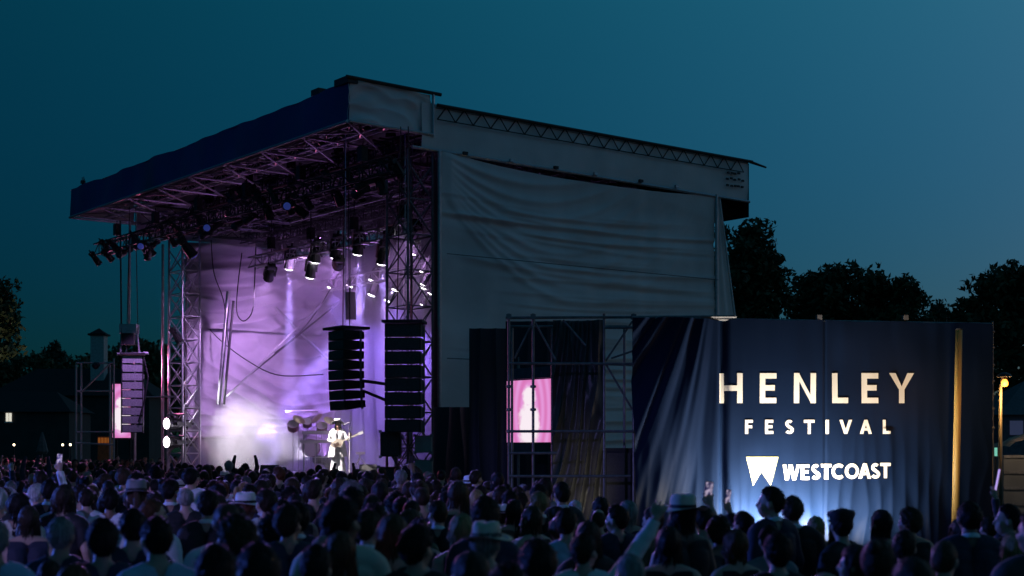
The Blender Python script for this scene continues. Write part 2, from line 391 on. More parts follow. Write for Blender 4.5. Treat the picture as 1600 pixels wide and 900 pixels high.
cloth('inner_cloth', st(SL + .16, 4.2, 2.6), B * (TBK - 4.2), Zv * (ZM + .25 - 2.6), 150, 130, lambda u, v: left_low(u, v), M_cloth, stage, label='lower pale wall cloth washed in purple light')
cloth('inner_cloth', st(SL + .25, 4.2, DECK), B * (TBK - 4.2), Zv * 1.6, 60, 20, lambda u, v: .05 * fold(u * 30), M_back, stage)
cloth('back_cloth', st(SL + .3, TBK, DECK), -A * (SL - .7), Zv * (ZB - DECK), 200, 30,
      lambda u, v: .07 * fold(u * 70 + vnoise(u * 5, v * 2, 41)) + .1 * vnoise(u * 8, v * 3, 42), M_back, stage, label='dark back cloth in blue haze')
cloth('inner_lining', st(.75, tw0 + .3, DECK), B * (TBK - tw0), Zv * (ZB - DECK), 30, 8, lambda u, v: .04 * fold(u * 20), M_back, stage)
MB().box(st(9.4, 6.7, DECK - .1), A * 9.3, B * 4.1, Zv * .1).build('deck', M_deck, stage)
cloth('deck_skirt', st(.1, 2.58, .02), A * 18.5, Zv * (DECK - .24), 160, 6, lambda u, v: .03 * fold(u * 90), M_drape, stage)
# frame over the inner cloth
def seg(x0, y0, t0, x1, y1, t1, r, nm='brace_tube', m=M_alu):
    s0, z0 = hit_t(x0, y0, t0); s1, z1 = hit_t(x1, y1, t1)
    MB().tube(st(s0, t0, z0), st(s1, t1, z1), r, n=6).build(nm, m, stage)
seg(357, 455, 4.9, 342, 632, 4.6, .085); seg(365, 470, 4.9, 350, 632, 4.6, .05, m=M_dark)
seg(430, 480, 7.2, 520, 570, 9.6, .055); seg(500, 478, 8.0, 352, 622, 4.8, .05); seg(520, 480, 8.6, 385, 590, 6., .035, m=M_dark)
seg(445, 643, 8.0, 496, 642, 9.6, .06, 'riser_edge', M_white)
# loose cables
def cable(pts, t, r, nm='cable', m=M_dark):
    q = []
    for i in range(len(pts) - 1):
        for k in range(6):
            a_ = k / 6; q.append((pts[i][0] * (1 - a_) + pts[i + 1][0] * a_, pts[i][1] * (1 - a_) + pts[i + 1][1] * a_))
    q.append(pts[-1])
    q = np.array(q)
    for _ in range(6): q[1:-1] = (q[:-2] + 2 * q[1:-1] + q[2:]) / 4
    w_ = []
    for x, y in q:
        s, z = hit_t(x, y, t); w_.append(st(s, t, z))
    MB().path(w_, r).build(nm, m, stage)
cable([(400, 385), (398, 440), (396, 490), (380, 505), (368, 490), (372, 440), (378, 395)], 4.6, .022)
cable([(330, 375), (333, 430), (352, 470), (358, 560)], 4.4, .02)
cable([(520, 445), (500, 480), (470, 520), (420, 560), (380, 560)], 8, .025)
cable([(293, 465), (330, 520), (372, 555), (430, 590), (505, 585)], 5.2, .02)

# ------------------------------------------------------------------ lighting trusses and lamps
def hung_truss(label, x0, y0, x1, y1, t, drops, m=M_dark, sec=.4):
    s0, z0 = hit_t(x0, y0, t); s1, z1 = hit_t(x1, y1, t); z = (z0 + z1) / 2
    T = thing('lighting_truss', st((s0 + s1) / 2, t, z), label, 'truss', 'lighting trusses under the roof')
    truss('', st(s0, t, z), st(s1, t, z), T, m, sec, sec, .03, .5)
    for k in range(drops):
        s = s0 + (s1 - s0) * (k + .5) / drops
        MB().tube(st(s, t, z + .2), st(s, t, ZB + .2), .018, n=5).build('chain', M_dark, T)
        MB().box(st(s, t, z + .55), A * .11, B * .1, Zv * .2).build('chain_hoist', M_dark, T)
    return s0, s1, z
def lamp_parts(kind):
    bodies = {}
    y = MB(); y.box((0, 0, .26), (.14, 0, 0), (0, .05, 0), (0, 0, .02)); y.box((.15, 0, .12), (.015, 0, 0), (0, .04, 0), (0, 0, .16)); y.box((-.15, 0, .12), (.015, 0, 0), (0, .04, 0), (0, 0, .16))
    y.box((0, 0, .34), (.1, 0, 0), (0, .09, 0), (0, 0, .06)); y.tube((0, 0, .4), (0, 0, .5), .03)
    h = MB(); h.lathe((0, 0, 0), [(.05, .2), (.10, .17), (.125, .05), (.13, -.1), (.145, -.17), (.125, -.19)], 12)
    ln = MB(); ln.lathe((0, 0, -.194), [(.118, 0), (.09, -.018), (.03, -.026)], 12)
    return y.mesh('yoke'), h.mesh('housing'), ln.mesh('lens')
LP = lamp_parts('spot')
def lamp(loc, target, lens, label, group, scale=1.0):
    loc = np.asarray(loc, float)
    o = bpy.data.objects.new('stage_light', None); o.location = loc; COL.objects.link(o); WLOC[o.name] = loc
    props(o, label, 'stage light', group)
    d = Vector(np.asarray(target, float) - loc).normalized()
    o.rotation_euler = d.to_track_quat('-Z', 'Y').to_euler(); o.scale = (scale,) * 3
    for me, nm, m in zip(LP, ('yoke', 'housing', 'lens'), (M_dark, M_dark, lens)):
        c = bpy.data.objects.new(nm, me); COL.objects.link(c); c.parent = o
        if not me.materials: me.materials.append(m)
        c.material_slots[0].link = 'OBJECT'; c.material_slots[0].material = m
    return o
def beam(l, target, energy, col, size, blend=.5, radius=.1):
    loc = np.array(l.location); d = np.asarray(target, float) - loc; d /= np.linalg.norm(d)
    s = spot(None, loc + d * .3 * l.scale[0], target, energy, col, size, blend, radius)
    s.parent = l; bpy.context.view_layer.update(); s.matrix_parent_inverse = l.matrix_world.inverted()
    return s

PUR = (.60, .22, 1.0); VIO = (.36, .20, 1.0); LAV = (.74, .40, 1.0)
# front truss, unlit black lamps packed along it
s0, s1, z = hung_truss('long front truss crowded with black lamps below the navy fascia', 155, 388, 620, 262, 1.0, 6)
for k in range(34):
    s = s0 + (s1 - s0) * (k + .3 + .4 * rnd.random()) / 34
    tgt = st(s + rnd.uniform(-3, 3), rnd.choice((-9, 4, 8)), rnd.uniform(0, 4))
    dark = True
    lamp(st(s, 1.0 + rnd.uniform(-.22, .22), z - .42 + rnd.uniform(-.12, .75) * (k % 2)), tgt, M_lensoff if dark else M_lensb,
         'black moving-head lamp on the front truss, %s from its right end' % ORD[k], 'lamps on the front truss', rnd.uniform(.72, 1.05))
for t_, x0_, y0_, x1_, y1_, dr_ in ((2.7, 300, 318, 655, 232, 5), (6.7, 420, 372, 668, 318, 4)):
    sa, sb, zz_ = hung_truss('dark hung truss %s the stage roof' % ('at the front of' if t_ < 3 else 'across the middle of'), x0_, y0_, x1_, y1_, t_, dr_, M_dark, .4)
    for k in range(14):
        s = sa + (sb - sa) * (k + .3 + .4 * rnd.random()) / 14
        lamp(st(s, t_ + rnd.uniform(-.2, .2), zz_ - .4 + rnd.uniform(-.1, .7) * (k % 2)), st(s + rnd.uniform(-2, 3), t_ + rnd.uniform(-2, 4), 1.5), M_lensoff,
             'unlit black lamp on the dark truss %s, %s from its left end' % ('at the roof front' if t_ < 3 else 'across the roof middle', ORD[k]), 'unlit lamps under the roof', rnd.uniform(.7, 1.0))
key = lamp(st(9.2, -.1, z - 1.2), st(8.7, 4.9, 2.4), M_lensb, 'spotlight on the front truss aimed at the singer', 'lamps on the front truss', 1.2)
beam(key, st(8.8, 5.0, 2.1), 12000, (1.0, .88, .86), 20, .5)

# mid truss
s0, s1, z = hung_truss('middle truss with bright lavender lamps above the stage', 395, 412, 668, 350, 4.6, 4, M_alu, .35)
mid = [(421, 429), (453, 409), (486, 422), (529, 412), (560, 385), (598, 400), (646, 362), (494, 398), (525, 391), (610, 372)]
tg = [st(17.5, 6, 5), st(17.5, 8, 5), st(16, 8, 3), st(17.5, 9, 6), st(18, 5, 6), st(16, 10, 4), st(15, 10, 3), st(17.6, 7, 7), st(18, 10, 6), st(13, 10, 5)]
for k, (x, y) in enumerate(mid):
    s, zz = hit_t(x, y, 4.6)
    l = lamp(st(s, 4.6, zz), st(s + 3, 5.2, 1.) if k % 3 else tg[k], M_lensw, 'lit lavender lamp on the middle truss, number %s as hung' % ORD[k], 'lamps on the middle truss', 1.3)
    l['label'] = 'lit lamp on the middle truss, %s of ten from its left end' % ORD[sorted(range(10), key=lambda q: mid[q][0]).index(k)]
    if k in (0, 3, 6, 8):
        beam(l, tg[k], 1350, PUR if k % 2 else LAV, 62, .7)
    if k == 7: beam(l, st(18.6, 5.2, 6.5), 1700, LAV, 50, .7)
    if k in (1, 4, 5):
        beam(l, st(s + 5.5, 7.4 + k * .2, DECK), 80000, (.45, .30, 1.0), 8, .5)
s0, s1, z = hung_truss('rear truss with lavender lamps and blue beams near the back cloth', 508, 450, 690, 412, 8.4, 3, M_alu, .35)
rear = [(520, 441), (550, 438), (585, 429), (554, 456), (584, 452), (610, 461), (622, 444), (664, 440)]
for k, (x, y) in enumerate(rear):
    s, zz = hit_t(x, y, 8.4)
    l = lamp(st(s, 8.4, zz), st(s + 1.5, 6.2, 1.5), M_lensw, 'lit lamp on the rear truss, %s of eight from its left end' % ORD[sorted(range(8), key=lambda q: rear[q][0]).index(k)], 'lamps on the rear truss', 1.2)
    if k in (0, 5): beam(l, st(s + 2, TBK, 4.), 3000, VIO, 75, .7)
    if k in (2, 4, 6): beam(l, st(s + 8.0, 7.6, DECK), 80000, (.42, .28, 1.0), 9, .5)
# lamps seen through the right tower
for k, (x, y) in enumerate(((648, 390), (664, 438), (664, 470), (676, 452), (663, 418))):
    s, zz = hit_t(x, y, 6.2)
    lamp(st(s, 6.2, zz), st(s + 2, 4.2, 1.5), M_lensw, 'lit lamp behind the right truss tower, %s from the top' % ORD[(0, 2, 4, 3, 1)[k]], 'lamps behind the right tower', .8)
# two blinders at the foot of the left tower
for k, y in enumerate((662, 691)):
    s, zz = hit_t(272, y, 3.3)
    l = lamp(st(s, 3.3, zz), st(s - 3, -12, zz), M_lensw, '%s of two white blinder lamps at the foot of the left tower' % ('upper', 'lower')[k], 'blinder lamps', 1.7)
rig = thing('blinder_frame', st(hit_t(272, 700, 3.45)[0], 3.45, 0), 'square tube frame holding two white blinder lamps', 'frame')
s0, z0 = hit_t(262, 648, 3.5); s1, z1 = hit_t(289, 716, 3.5)
for a_, b_ in (((s0, z0), (s1, z0)), ((s0, 0), (s0, z0)), ((s1, 0), (s1, z0)), ((s0, (z0 + z1) / 2), (s1, (z0 + z1) / 2))):
    MB().tube(st(a_[0], 3.5, a_[1]), st(b_[0], 3.5, b_[1]), .04).build('frame_tube', M_alu, rig)
# added lamps, unseen, to brighten the smoke, the left array and the roof
dl = lamp(st(16.6, 8.8, DECK + .45), st(15.8, 4.6, 3.0), M_lensoff, 'white floor lamp on the deck hidden in the smoke', 'lamps on the deck', 1.3)
beam(dl, st(15.8, 4.4, 3.2), 3000, (.9, .8, 1.0), 60, .8)
dl = lamp(st(17.2, 3.2, 6.2), st(15.4, 5.0, 2.4), M_lensoff, 'black lamp halfway up the left tower aimed at the smoke', 'lamps on the left tower', 1.1)
beam(dl, st(15.4, 5.0, 2.4), 3600, (.97, .90, 1.0), 46, .8)  # added to brighten the smoke from the side
dl = lamp(st(13.2, .3, 8.6), px(207, 610, 49.8), M_lensoff, 'black lamp under the fascia aimed at the left speaker array', 'lamps on the left tower', .9)
beam(dl, px(207, 600, 49.8), 1500, (.62, .30, 1.0), 30, .8)  # added to throw purple light on the left array
dl = lamp(st(5.5, 9.5, DECK + .4), st(7, 4, 10), M_lensoff, 'floor lamp at the back of the deck aimed at the roof', 'lamps on the deck', 1.1)
beam(dl, st(8, 3.0, 10), 750, (.62, .28, .95), 85, .8)  # added uplight for the purple roof lattice
dl = lamp(st(17.2, 9.5, DECK + .4), st(13, 4, 10), M_lensoff, 'floor lamp in the rear corner of the deck aimed at the roof', 'lamps on the deck', 1.1)
beam(dl, st(12, 3., 10), 480, (.62, .28, .95), 85, .8)

# ------------------------------------------------------------------ smoke and beam haze
def vol(name, col, dens, noise=False, aniso=0.2):
    m = bpy.data.materials.new(name); m.use_nodes = True; n = m.node_tree.nodes; l = m.node_tree.links
    n.remove(n['Principled BSDF']); v = n.new('ShaderNodeVolumePrincipled')
    v.inputs['Color'].default_value = (*col, 1); v.inputs['Density'].default_value = dens; v.inputs['Anisotropy'].default_value = aniso
    l.new(v.outputs[0], n['Material Output'].inputs['Volume'])
    if noise:
        tc = n.new('ShaderNodeTexCoord'); nz = n.new('ShaderNodeTexNoise'); nz.inputs['Scale'].default_value = .55; nz.inputs['Detail'].default_value = 4
        l.new(tc.outputs['Object'], nz.inputs[0])
        # falls off from the middle of the puff (generated 0..1)
        sub = n.new('ShaderNodeVectorMath'); sub.operation = 'SUBTRACT'; sub.inputs[1].default_value = (.5, .5, .42)
        ln = n.new('ShaderNodeVectorMath'); ln.operation = 'LENGTH'
        l.new(tc.outputs['Generated'], sub.inputs[0]); l.new(sub.outputs[0], ln.inputs[0])
        mr = n.new('ShaderNodeMapRange'); mr.inputs[1].default_value = .10; mr.inputs[2].default_value = .50; mr.inputs[3].default_value = 1; mr.inputs[4].default_value = 0
        mr.interpolation_type = 'SMOOTHSTEP'
        wb = n.new('ShaderNodeTexNoise'); wb.inputs['Scale'].default_value = .9; wb.inputs['Detail'].default_value = 3; l.new(tc.outputs['Object'], wb.inputs[0])
        wm = n.new('ShaderNodeMath'); wm.operation = 'MULTIPLY_ADD'; wm.inputs[1].default_value = .55; l.new(wb.outputs[0], wm.inputs[0])
        ws = n.new('ShaderNodeMath'); ws.operation = 'SUBTRACT'; ws.inputs[1].default_value = .25; l.new(ln.outputs['Value'], ws.inputs[0]); l.new(ws.outputs[0], wm.inputs[2])
        l.new(wm.outputs[0], mr.inputs[0])
        r2 = n.new('ShaderNodeMapRange'); r2.inputs[1].default_value = .35; r2.inputs[2].default_value = .62; r2.inputs[3].default_value = .35; r2.inputs[4].default_value = 1
        l.new(nz.outputs[0], r2.inputs[0])
        mu = n.new('ShaderNodeMath'); mu.operation = 'MULTIPLY'; l.new(mr.outputs[0], mu.inputs[0]); l.new(r2.outputs[0], mu.inputs[1])
        m2 = n.new('ShaderNodeMath'); m2.operation = 'MULTIPLY'; l.new(mu.outputs[0], m2.inputs[0]); m2.inputs[1].default_value = dens
        l.new(m2.outputs[0], v.inputs['Density'])
    return m
b = MB().abox(-3.4, 3.4, -1.9, 1.9, -1.5, 2.1)
sm = b.build('smoke', vol('stage_smoke', (.95, .93, .97), 1.5, True), origin=(0, 0, 0), kind='stuff', label='white billow of stage smoke by the left tower')
sm.location = st(15.3, 5.3, DECK + 1.02); sm.rotation_euler = (0, 0, math.atan2(A[1], A[0]))
b = MB(); b.box(st(9.4, 7.55, DECK + 4.3), A * 8.9, B * 2.95, Zv * 4.25)
b.build('stage_mist', vol('stage_mist', (.9, .9, .95), .045, False, .3), kind='stuff', label='thin mist filling the stage')

# ------------------------------------------------------------------ speaker arrays
def array(name, label, top, face, n, w_, h, d, splay, zroof, grille=M_grille, curve=0.0):
    top = np.asarray(top, float)
    T = thing('line_array', top - np.array([0, 0, n * h]), label, 'speaker array', 'hung speaker arrays')
    f = np.array([math.cos(face), math.sin(face), 0]); r_ = np.array([-f[1], f[0], 0])
    MB().box(top + Zv * .06, r_ * (w_ / 2 + .06), f * (d * .75), Zv * .035).build('bumper_frame', M_dark, T)
    for sg in (-1, 1):
        MB().tube(top + r_ * sg * .2 + Zv * .08, np.array([*(top + r_ * .1 * sg)[:2], zroof]), .016, n=5).build('chain', M_dark, T)
    p = top.copy(); tilt = 0.0
    for k in range(n):
        tilt = curve * max(0, (k - n * .35)) ** 1.4
        dn = np.array([0, 0, -1.0]) * math.cos(tilt) - f * math.sin(tilt); ff = f * math.cos(tilt) - Zv * math.sin(tilt)
        c = p + dn * h / 2
        hh = h * .47; hb = h * .36
        v = []
        for sgr in (-1, 1):
            for (a_, b_) in ((d / 2, hh), (d / 2, -hh), (-d / 2, -hb), (-d / 2, hb)):
                v.append(c + ff * a_ - dn * b_ + r_ * sgr * w_ / 2)
        mbx = MB().add(v, [(0, 1, 2, 3), (7, 6, 5, 4), (0, 4, 5, 1), (1, 5, 6, 2), (2, 6, 7, 3), (3, 7, 4, 0)])
        cab = mbx.build('cabinet', M_box, T)
        WLOC[cab.name] = WLOC[T.name]
        gm = MB().box(c + ff * (d / 2 + .012), r_ * w_ * .46, dn * h * .40, ff * .012)
        gm.build('grille', grille, cab)
        for sg in (-1, 1): MB().box(c - ff * (d * .3) + r_ * sg * (w_ / 2 + .02), r_ * .018, ff * .03, dn * h * .5).build('rigging_plate', M_scaf, T)
        p = p + dn * h
    return T
def face_deg(x, y): return math.atan2(y, x)
array('a', 'black speaker array hanging beside the right tower, nearest the grey wall', px(632, 507, 37.3), face_deg(-.1, -1), 8, .95, .355, .55, 0, FB)
array('b', 'curved black speaker array hanging behind the singer side of the right one', px(541, 517, 39.2), face_deg(-.72, -.5), 8, .95, .272, .6, 0, FB, curve=.012)
la = array('c', 'curved speaker array lit lavender hanging outside the left tower', px(207, 556, 49.8), face_deg(.25, -1.0), 9, .72, .30, .55, 0, FB, grille=M_litgrille, curve=-.0001)
MB().box(px(202, 514, 49.8), (.30, 0, 0), (0, .2, 0), (0, 0, .16)).build('motor_box', M_alu, la)
MB().box(px(202, 530, 49.8), (.20, 0, 0), (0, .16, 0), (0, 0, .20)).build('hoist', M_dark, la)
for x_ in (190, 214): MB().tube(px(x_, 512, 49.7), px(x_ - 2 if x_ < 200 else x_ + 4, 553, 49.7), .03).build('rigging_leg', M_alu, la)
MB().tube(px(183, 553, 49.6), px(232, 552, 49.6), .05).build('bumper_bar', M_alu, la)
mb = MB(); mb.tube(px(188, 345, 49.8), px(190, 540, 49.6), .03); mb.build('cable_bundle', M_dark, la)
mb = MB(); mb.path([px(225, 560, 49.5), px(232, 590, 49.5), px(226, 625, 49.5), px(216, 660, 49.5)], .03); mb.build('cable_bundle', M_dark, la)
MB().tube(px(203, 345, 49.8), px(202, 510, 49.8), .04).build('hang_pole', M_alu, la)
# two small hung boxes on the rear truss
for k, (x, y, hh) in enumerate(((548, 478, 42), (638, 458, 40))):
    T = thing('hung_speaker', px(x, y + hh / 2, 46), ('small black hung speaker above the curved array', 'small black hung speaker beside the right tower')[k], 'speaker', 'small hung speakers')
    MB().box(px(x, y, 46), (.16, 0, 0), (0, .16, 0), (0, 0, hh / 2 * 46 / F)).build('cabinet', M_box, T)
    MB().tube(px(x, y - hh / 2, 46), np.array([*px(x, y, 46)[:2], ZB]), .015).build('chain', M_dark, T)
MB().path([px(566, 595, 39.2), px(603, 600, 38.4)], .045).build('pull_bar', M_dark, stage)
MB().path([px(566, 610, 39.2), px(603, 625, 38.4)], .045).build('pull_bar', M_dark, stage)
for x in (540, 633): MB().tube(px(x, 205, 38.2), px(x, 505, 38.2), .014, n=5).build('steel_wire', M_alu, stage)

# speakers and cases in front of the deck on the right
def cabinet(name, label, c, ex, ey, ez, group=None, m=M_box):
    c = np.asarray(c, float); T = thing(name, c - np.array([0, 0, ez]), label, 'speaker' if 'speak' in name else 'case', group)
    fx = np.array([1, 0, 0]) ; 
    MB().box(c, fx * ex, (0, ey, 0), (0, 0, ez)).build('cabinet', m, T)
    MB().box(c + np.array([0, -ey - .012, 0]), fx * ex * .92, (0, .012, 0), (0, 0, ez * .92)).build('grille', M_grille if m is M_box else m, T)
    mb_ = MB()
    for a_ in (-1, 1):
        for b_ in (-1, 1): mb_.box(c + np.array([a_ * ex, -ey, b_ * ez]), fx * .04, (0, .04, 0), (0, 0, .04))
    mb_.build('corner_caps', M_scaf, T)
    return T
Yc = 37.8
cabinet('front_speaker', 'black fill speaker on top of the stack below the right array', px(611, 694, Yc), .26, .3, .33, 'stack at the right front')
cabinet('front_speaker', 'wide black subwoofer at the bottom of the stack beside the singer', [*px(613, 727, Yc)[:2], .85], .33, .35, .85, 'stack at the right front')
M_case = mat('grey_case', (.30, .31, .30), .5, .2, .2, 4)
cabinet('flight_case', 'grey upper case stacked right of the stage tower', px(662, 694, Yc), .22, .25, .23, 'grey stacked cases', M_case)
cabinet('flight_case', 'grey lower case standing under the other grey case', [*px(662, 700, Yc)[:2], .95], .23, .25, .94, 'grey stacked cases', M_case)
tr = thing('monitor_tower', px(630, 740, 38.6) * np.array([1, 1, 0]), 'short lattice tower under the right speaker array', 'truss tower')
a0 = px(630, 740, 38.6); truss('', [a0[0], a0[1], 0], [a0[0], a0[1], px(630, 672, 38.6)[2]], tr, M_alu, .4, .4, .03, .4, up=(0, 1, 0))

# ------------------------------------------------------------------ PA wing: scaffold, drapes, video screen
YW = 28.0
W = lambda x, y, dy=0: px(x, y, YW + dy)
def ground(p): return np.array([p[0], p[1], 0.0])
sc = thing('scaffold_frame', ground(W(892, 700)), 'dark tube scaffold standing before the pink video screen', 'scaffold')
for x, dy in ((795, 0), (833, 0), (944, 0), (990, 0), (866, 1.5), (800, 1.5), (985, 1.5)):
    p = W(x, 494, 0); p = np.array([p[0], p[1] + dy, p[2]])
    MB().tube(ground(p), p + Zv * (.05 if dy == 0 else -.1), .027, n=8).build('standard', M_scaf, sc)
for (x0, y0, x1, y1, dy) in ((790, 497, 1150, 495, -.05), (795, 568, 988, 569, -.05), (795, 674, 990, 674, -.05), (795, 708, 870, 708, -.05), (795, 744, 985, 744, -.05), (795, 500, 990, 500, 1.5), (945, 512, 990, 512, -.02)):
    a_ = W(x0, y0); b_ = W(x1, y1); a_[1] += dy; b_[1] += dy
    MB().tube(a_, b_, .027, n=8).build('ledger', M_scaf, sc)
for (x0, y0, x1, y1) in ((804, 560, 834, 500), (834, 500, 868, 562), (880, 500, 915, 540), (945, 566, 988, 502), (945, 566, 988, 640), (955, 560, 990, 548)):
    a_ = W(x0, y0, .06); b_ = W(x1, y1, .06); MB().tube(a_, b_, .022, n=6).build('brace', M_scaf, sc)
for x in (795, 833):
    for y in (604, 640, 674):
        MB().lathe(W(x, y) - Zv * .03, [(.03, 0), (.06, .01), (.06, .05), (.03, .06)], 8).build('coupler', M_scaf, sc)
for x in (795, 833, 990):
    MB().box(W(x, 495, -.03), (.05, 0, 0), (0, .05, 0), (0, 0, .05)).build('coupler', M_scaf, sc)

# crumpled drape behind the scaffold
def drape_disp(u, v):
    c = np.sqrt((u + .25) ** 2 * 1.2 + (v - 1.15) ** 2 * .8)       # folds sweep round the upper left corner
    return .13 * fold(c * 15 + 1.4 * vnoise(u * 3, v * 3, 51)) * (.35 + .65 * (1 - v)) + .16 * vnoise(u * 3.2, v * 4, 52) + .03 * vnoise(u * 12, v * 12, 53)
p0 = px(864, 760, YW + 1.1); p1 = px(943, 760, YW + 1.1); zt_ = px(0, 500, YW + 1.1)[2]
cl = cloth('hanging_drape', [p0[0], p0[1], .3], p1 - p0, Zv * (zt_ - .3), 70, 110, drape_disp, M_drape, None, label='crumpled black drape hanging right of the pink screen', cat='drape')
dr = lambda x0, x1, ytop, Y, lab, seed: cloth('hanging_drape', [*px(x0, 700, Y)[:2], .1], px(x1, 700, Y) - px(x0, 700, Y), Zv * (px(0, ytop, Y)[2] - .1), 60, 20,
        lambda u, v: .05 * fold(u * 9 + vnoise(u * 3, v * 2, seed)), mat('navy_drape', (.02, .022, .04), .7, 0, .2, 1), None, label=lab, cat='drape')
dr(733, 792, 513, 31, 'flat dark navy drape left of the pink screen', 61)
dr(678, 742, 636, 34.5, 'low black drape panel below the grey canvas wall', 62)
dr(790, 880, 502, 36.5, 'dark drape hanging behind and above the pink screen', 63)
dr(868, 1000, 700, 31.2, 'low dark drape behind the scaffold foot', 64)
mb = MB(); mb.box(px(965, 695, 29.2) * np.array([1, 1, 0]) + Zv * 1.1, (.28, 0, 0), (0, .3, 0), (0, 0, 1.1))
T = thing('speaker_stack', px(965, 695, 29.2) * np.array([1, 1, 0]), 'black cabinet standing behind the scaffold beside the banner', 'speaker')
mb.build('cabinet', M_box, T); MB().box(px(965, 695, 29.2) * np.array([1, 1, 0]) + np.array([0, -.32, 1.2]), (.24, 0, 0), (0, .012, 0), (0, 0, .9)).build('grille', M_grille, T)

# video screen
def screen_mat(name, strength):
    m = bpy.data.materials.new(name); m.use_nodes = True; n = m.node_tree.nodes; l = m.node_tree.links; p = n['Principled BSDF']
    tc = n.new('ShaderNodeTexCoord'); uv = tc.outputs['Object']
    sp = n.new('ShaderNodeVectorMath'); sp.operation = 'MULTIPLY'; sp.inputs[1].default_value = (1.25, 1.25, .62); l.new(uv, sp.inputs[0])
    ln = n.new('ShaderNodeVectorMath'); ln.operation = 'LENGTH'; l.new(sp.outputs[0], ln.inputs[0])
    wv = n.new('ShaderNodeMath'); wv.operation = 'MULTIPLY'; wv.inputs[1].default_value = 22; l.new(ln.outputs['Value'], wv.inputs[0])
    sn = n.new('ShaderNodeMath'); sn.operation = 'SINE'; l.new(wv.outputs[0], sn.inputs[0])
    cr = n.new('ShaderNodeValToRGB'); mr = n.new('ShaderNodeMapRange'); mr.inputs[1].default_value = -1; l.new(sn.outputs[0], mr.inputs[0]); l.new(mr.outputs[0], cr.inputs[0])
    cr.color_ramp.elements[0].color = (.74, .20, .52, 1); cr.color_ramp.elements[1].color = (.82, .32, .72, 1)
    nz = n.new('ShaderNodeTexNoise'); nz.inputs['Scale'].default_value = 6.0; nz.inputs['Detail'].default_value = 3; l.new(uv, nz.inputs[0])
    def ell(cz, rx, rz):
        a = n.new('ShaderNodeVectorMath'); a.operation = 'SUBTRACT'; a.inputs[1].default_value = (0, 0, cz); l.new(uv, a.inputs[0])
        b = n.new('ShaderNodeVectorMath'); b.operation = 'DIVIDE'; b.inputs[1].default_value = (rx, rx, rz); l.new(a.outputs[0], b.inputs[0])
        c = n.new('ShaderNodeVectorMath'); c.operation = 'LENGTH'; l.new(b.outputs[0], c.inputs[0]); return c.outputs['Value']
    mn = n.new('ShaderNodeMath'); mn.operation = 'MINIMUM'; l.new(ell(.36, .26, .26), mn.inputs[0]); l.new(ell(-.34, .42, .62), mn.inputs[1])
    ad = n.new('ShaderNodeMath'); ad.operation = 'MULTIPLY_ADD'; ad.inputs[1].default_value = .8; l.new(nz.outputs[0], ad.inputs[0]); l.new(mn.outputs[0], ad.inputs[2])
    c2 = n.new('ShaderNodeValToRGB'); c2.color_ramp.elements[0].position = .0; c2.color_ramp.elements[1].position = 1.0
    m3 = n.new('ShaderNodeMapRange'); m3.inputs[1].default_value = 1.15; m3.inputs[2].default_value = 1.5; l.new(ad.outputs[0], m3.inputs[0]); l.new(m3.outputs[0], c2.inputs[0])
    c2.color_ramp.elements[0].color = (1, 1, 1, 1); c2.color_ramp.elements[1].color = (0, 0, 0, 1)
    mx = n.new('ShaderNodeMix'); mx.data_type = 'RGBA'; mx.inputs[7].default_value = (1, .88, .95, 1)
    l.new(c2.outputs[0], mx.inputs[0]); l.new(cr.outputs[0], mx.inputs[6])
    p.inputs['Base Color'].default_value = (.02, .02, .02, 1)
    l.new(mx.outputs[2], p.inputs['Emission Color']); p.inputs['Emission Strength'].default_value = strength
    return m
M_scr = screen_mat('led_screen_picture', .95)
a_ = px(864, 640, 33.4)
r = (793 - 800) / F; k_ = (a_[0] - r * a_[1]) / (r * A[1] - A[0]); b_ = a_ + A * k_
zs0 = px(0, 691, 33.9)[2]; zs1 = px(0, 593, 33.9)[2]
vs = thing('video_screen', (np.array([a_[0], a_[1], 0]) + np.array([b_[0], b_[1], 0])) / 2, 'pink video screen with a pale figure glowing behind the scaffold', 'video screen')
c = (a_ + b_) / 2; hw = np.linalg.norm((b_ - a_)[:2]) / 2
sw_ = MB().box([0, 0, 0], A * hw, B * .02, Zv * (zs1 - zs0) / 2)
o = sw_.build('picture', M_scr, None, origin=(0, 0, 0)); o.location = (0, 0, (zs0 + zs1) / 2); o.parent = vs
MB().box([c[0], c[1], (zs0 + zs1) / 2] + B * .12, A * (hw + .03), B * .08, Zv * ((zs1 - zs0) / 2 + .02)).build('casing', M_box, vs)
MB().box([c[0], c[1], zs1 + .16], A * (hw + .02), B * .06, Zv * .13).build('header_panel', mat('screen_header', (.10, .09, .14), .6), vs)
MB().box([c[0], c[1], zs0 - .16], A * (hw + .02), B * .06, Zv * .13).build('foot_panel', mat('screen_foot', (.10, .10, .11), .6), vs)
for sg in (-1, 1): MB().tube([*(c + A * hw * sg * .8 + B * .2)[:2], 0], [*(c + A * hw * sg * .8 + B * .2)[:2], zs1 + .4], .04).build('support', M_scaf, vs)
for sg in (-.1, .5): MB().tube([*(c + A * hw * sg)[:2], zs1 + .25], [*(c + A * hw * sg)[:2], 4.4], .02).build('hanger', M_scaf, vs)

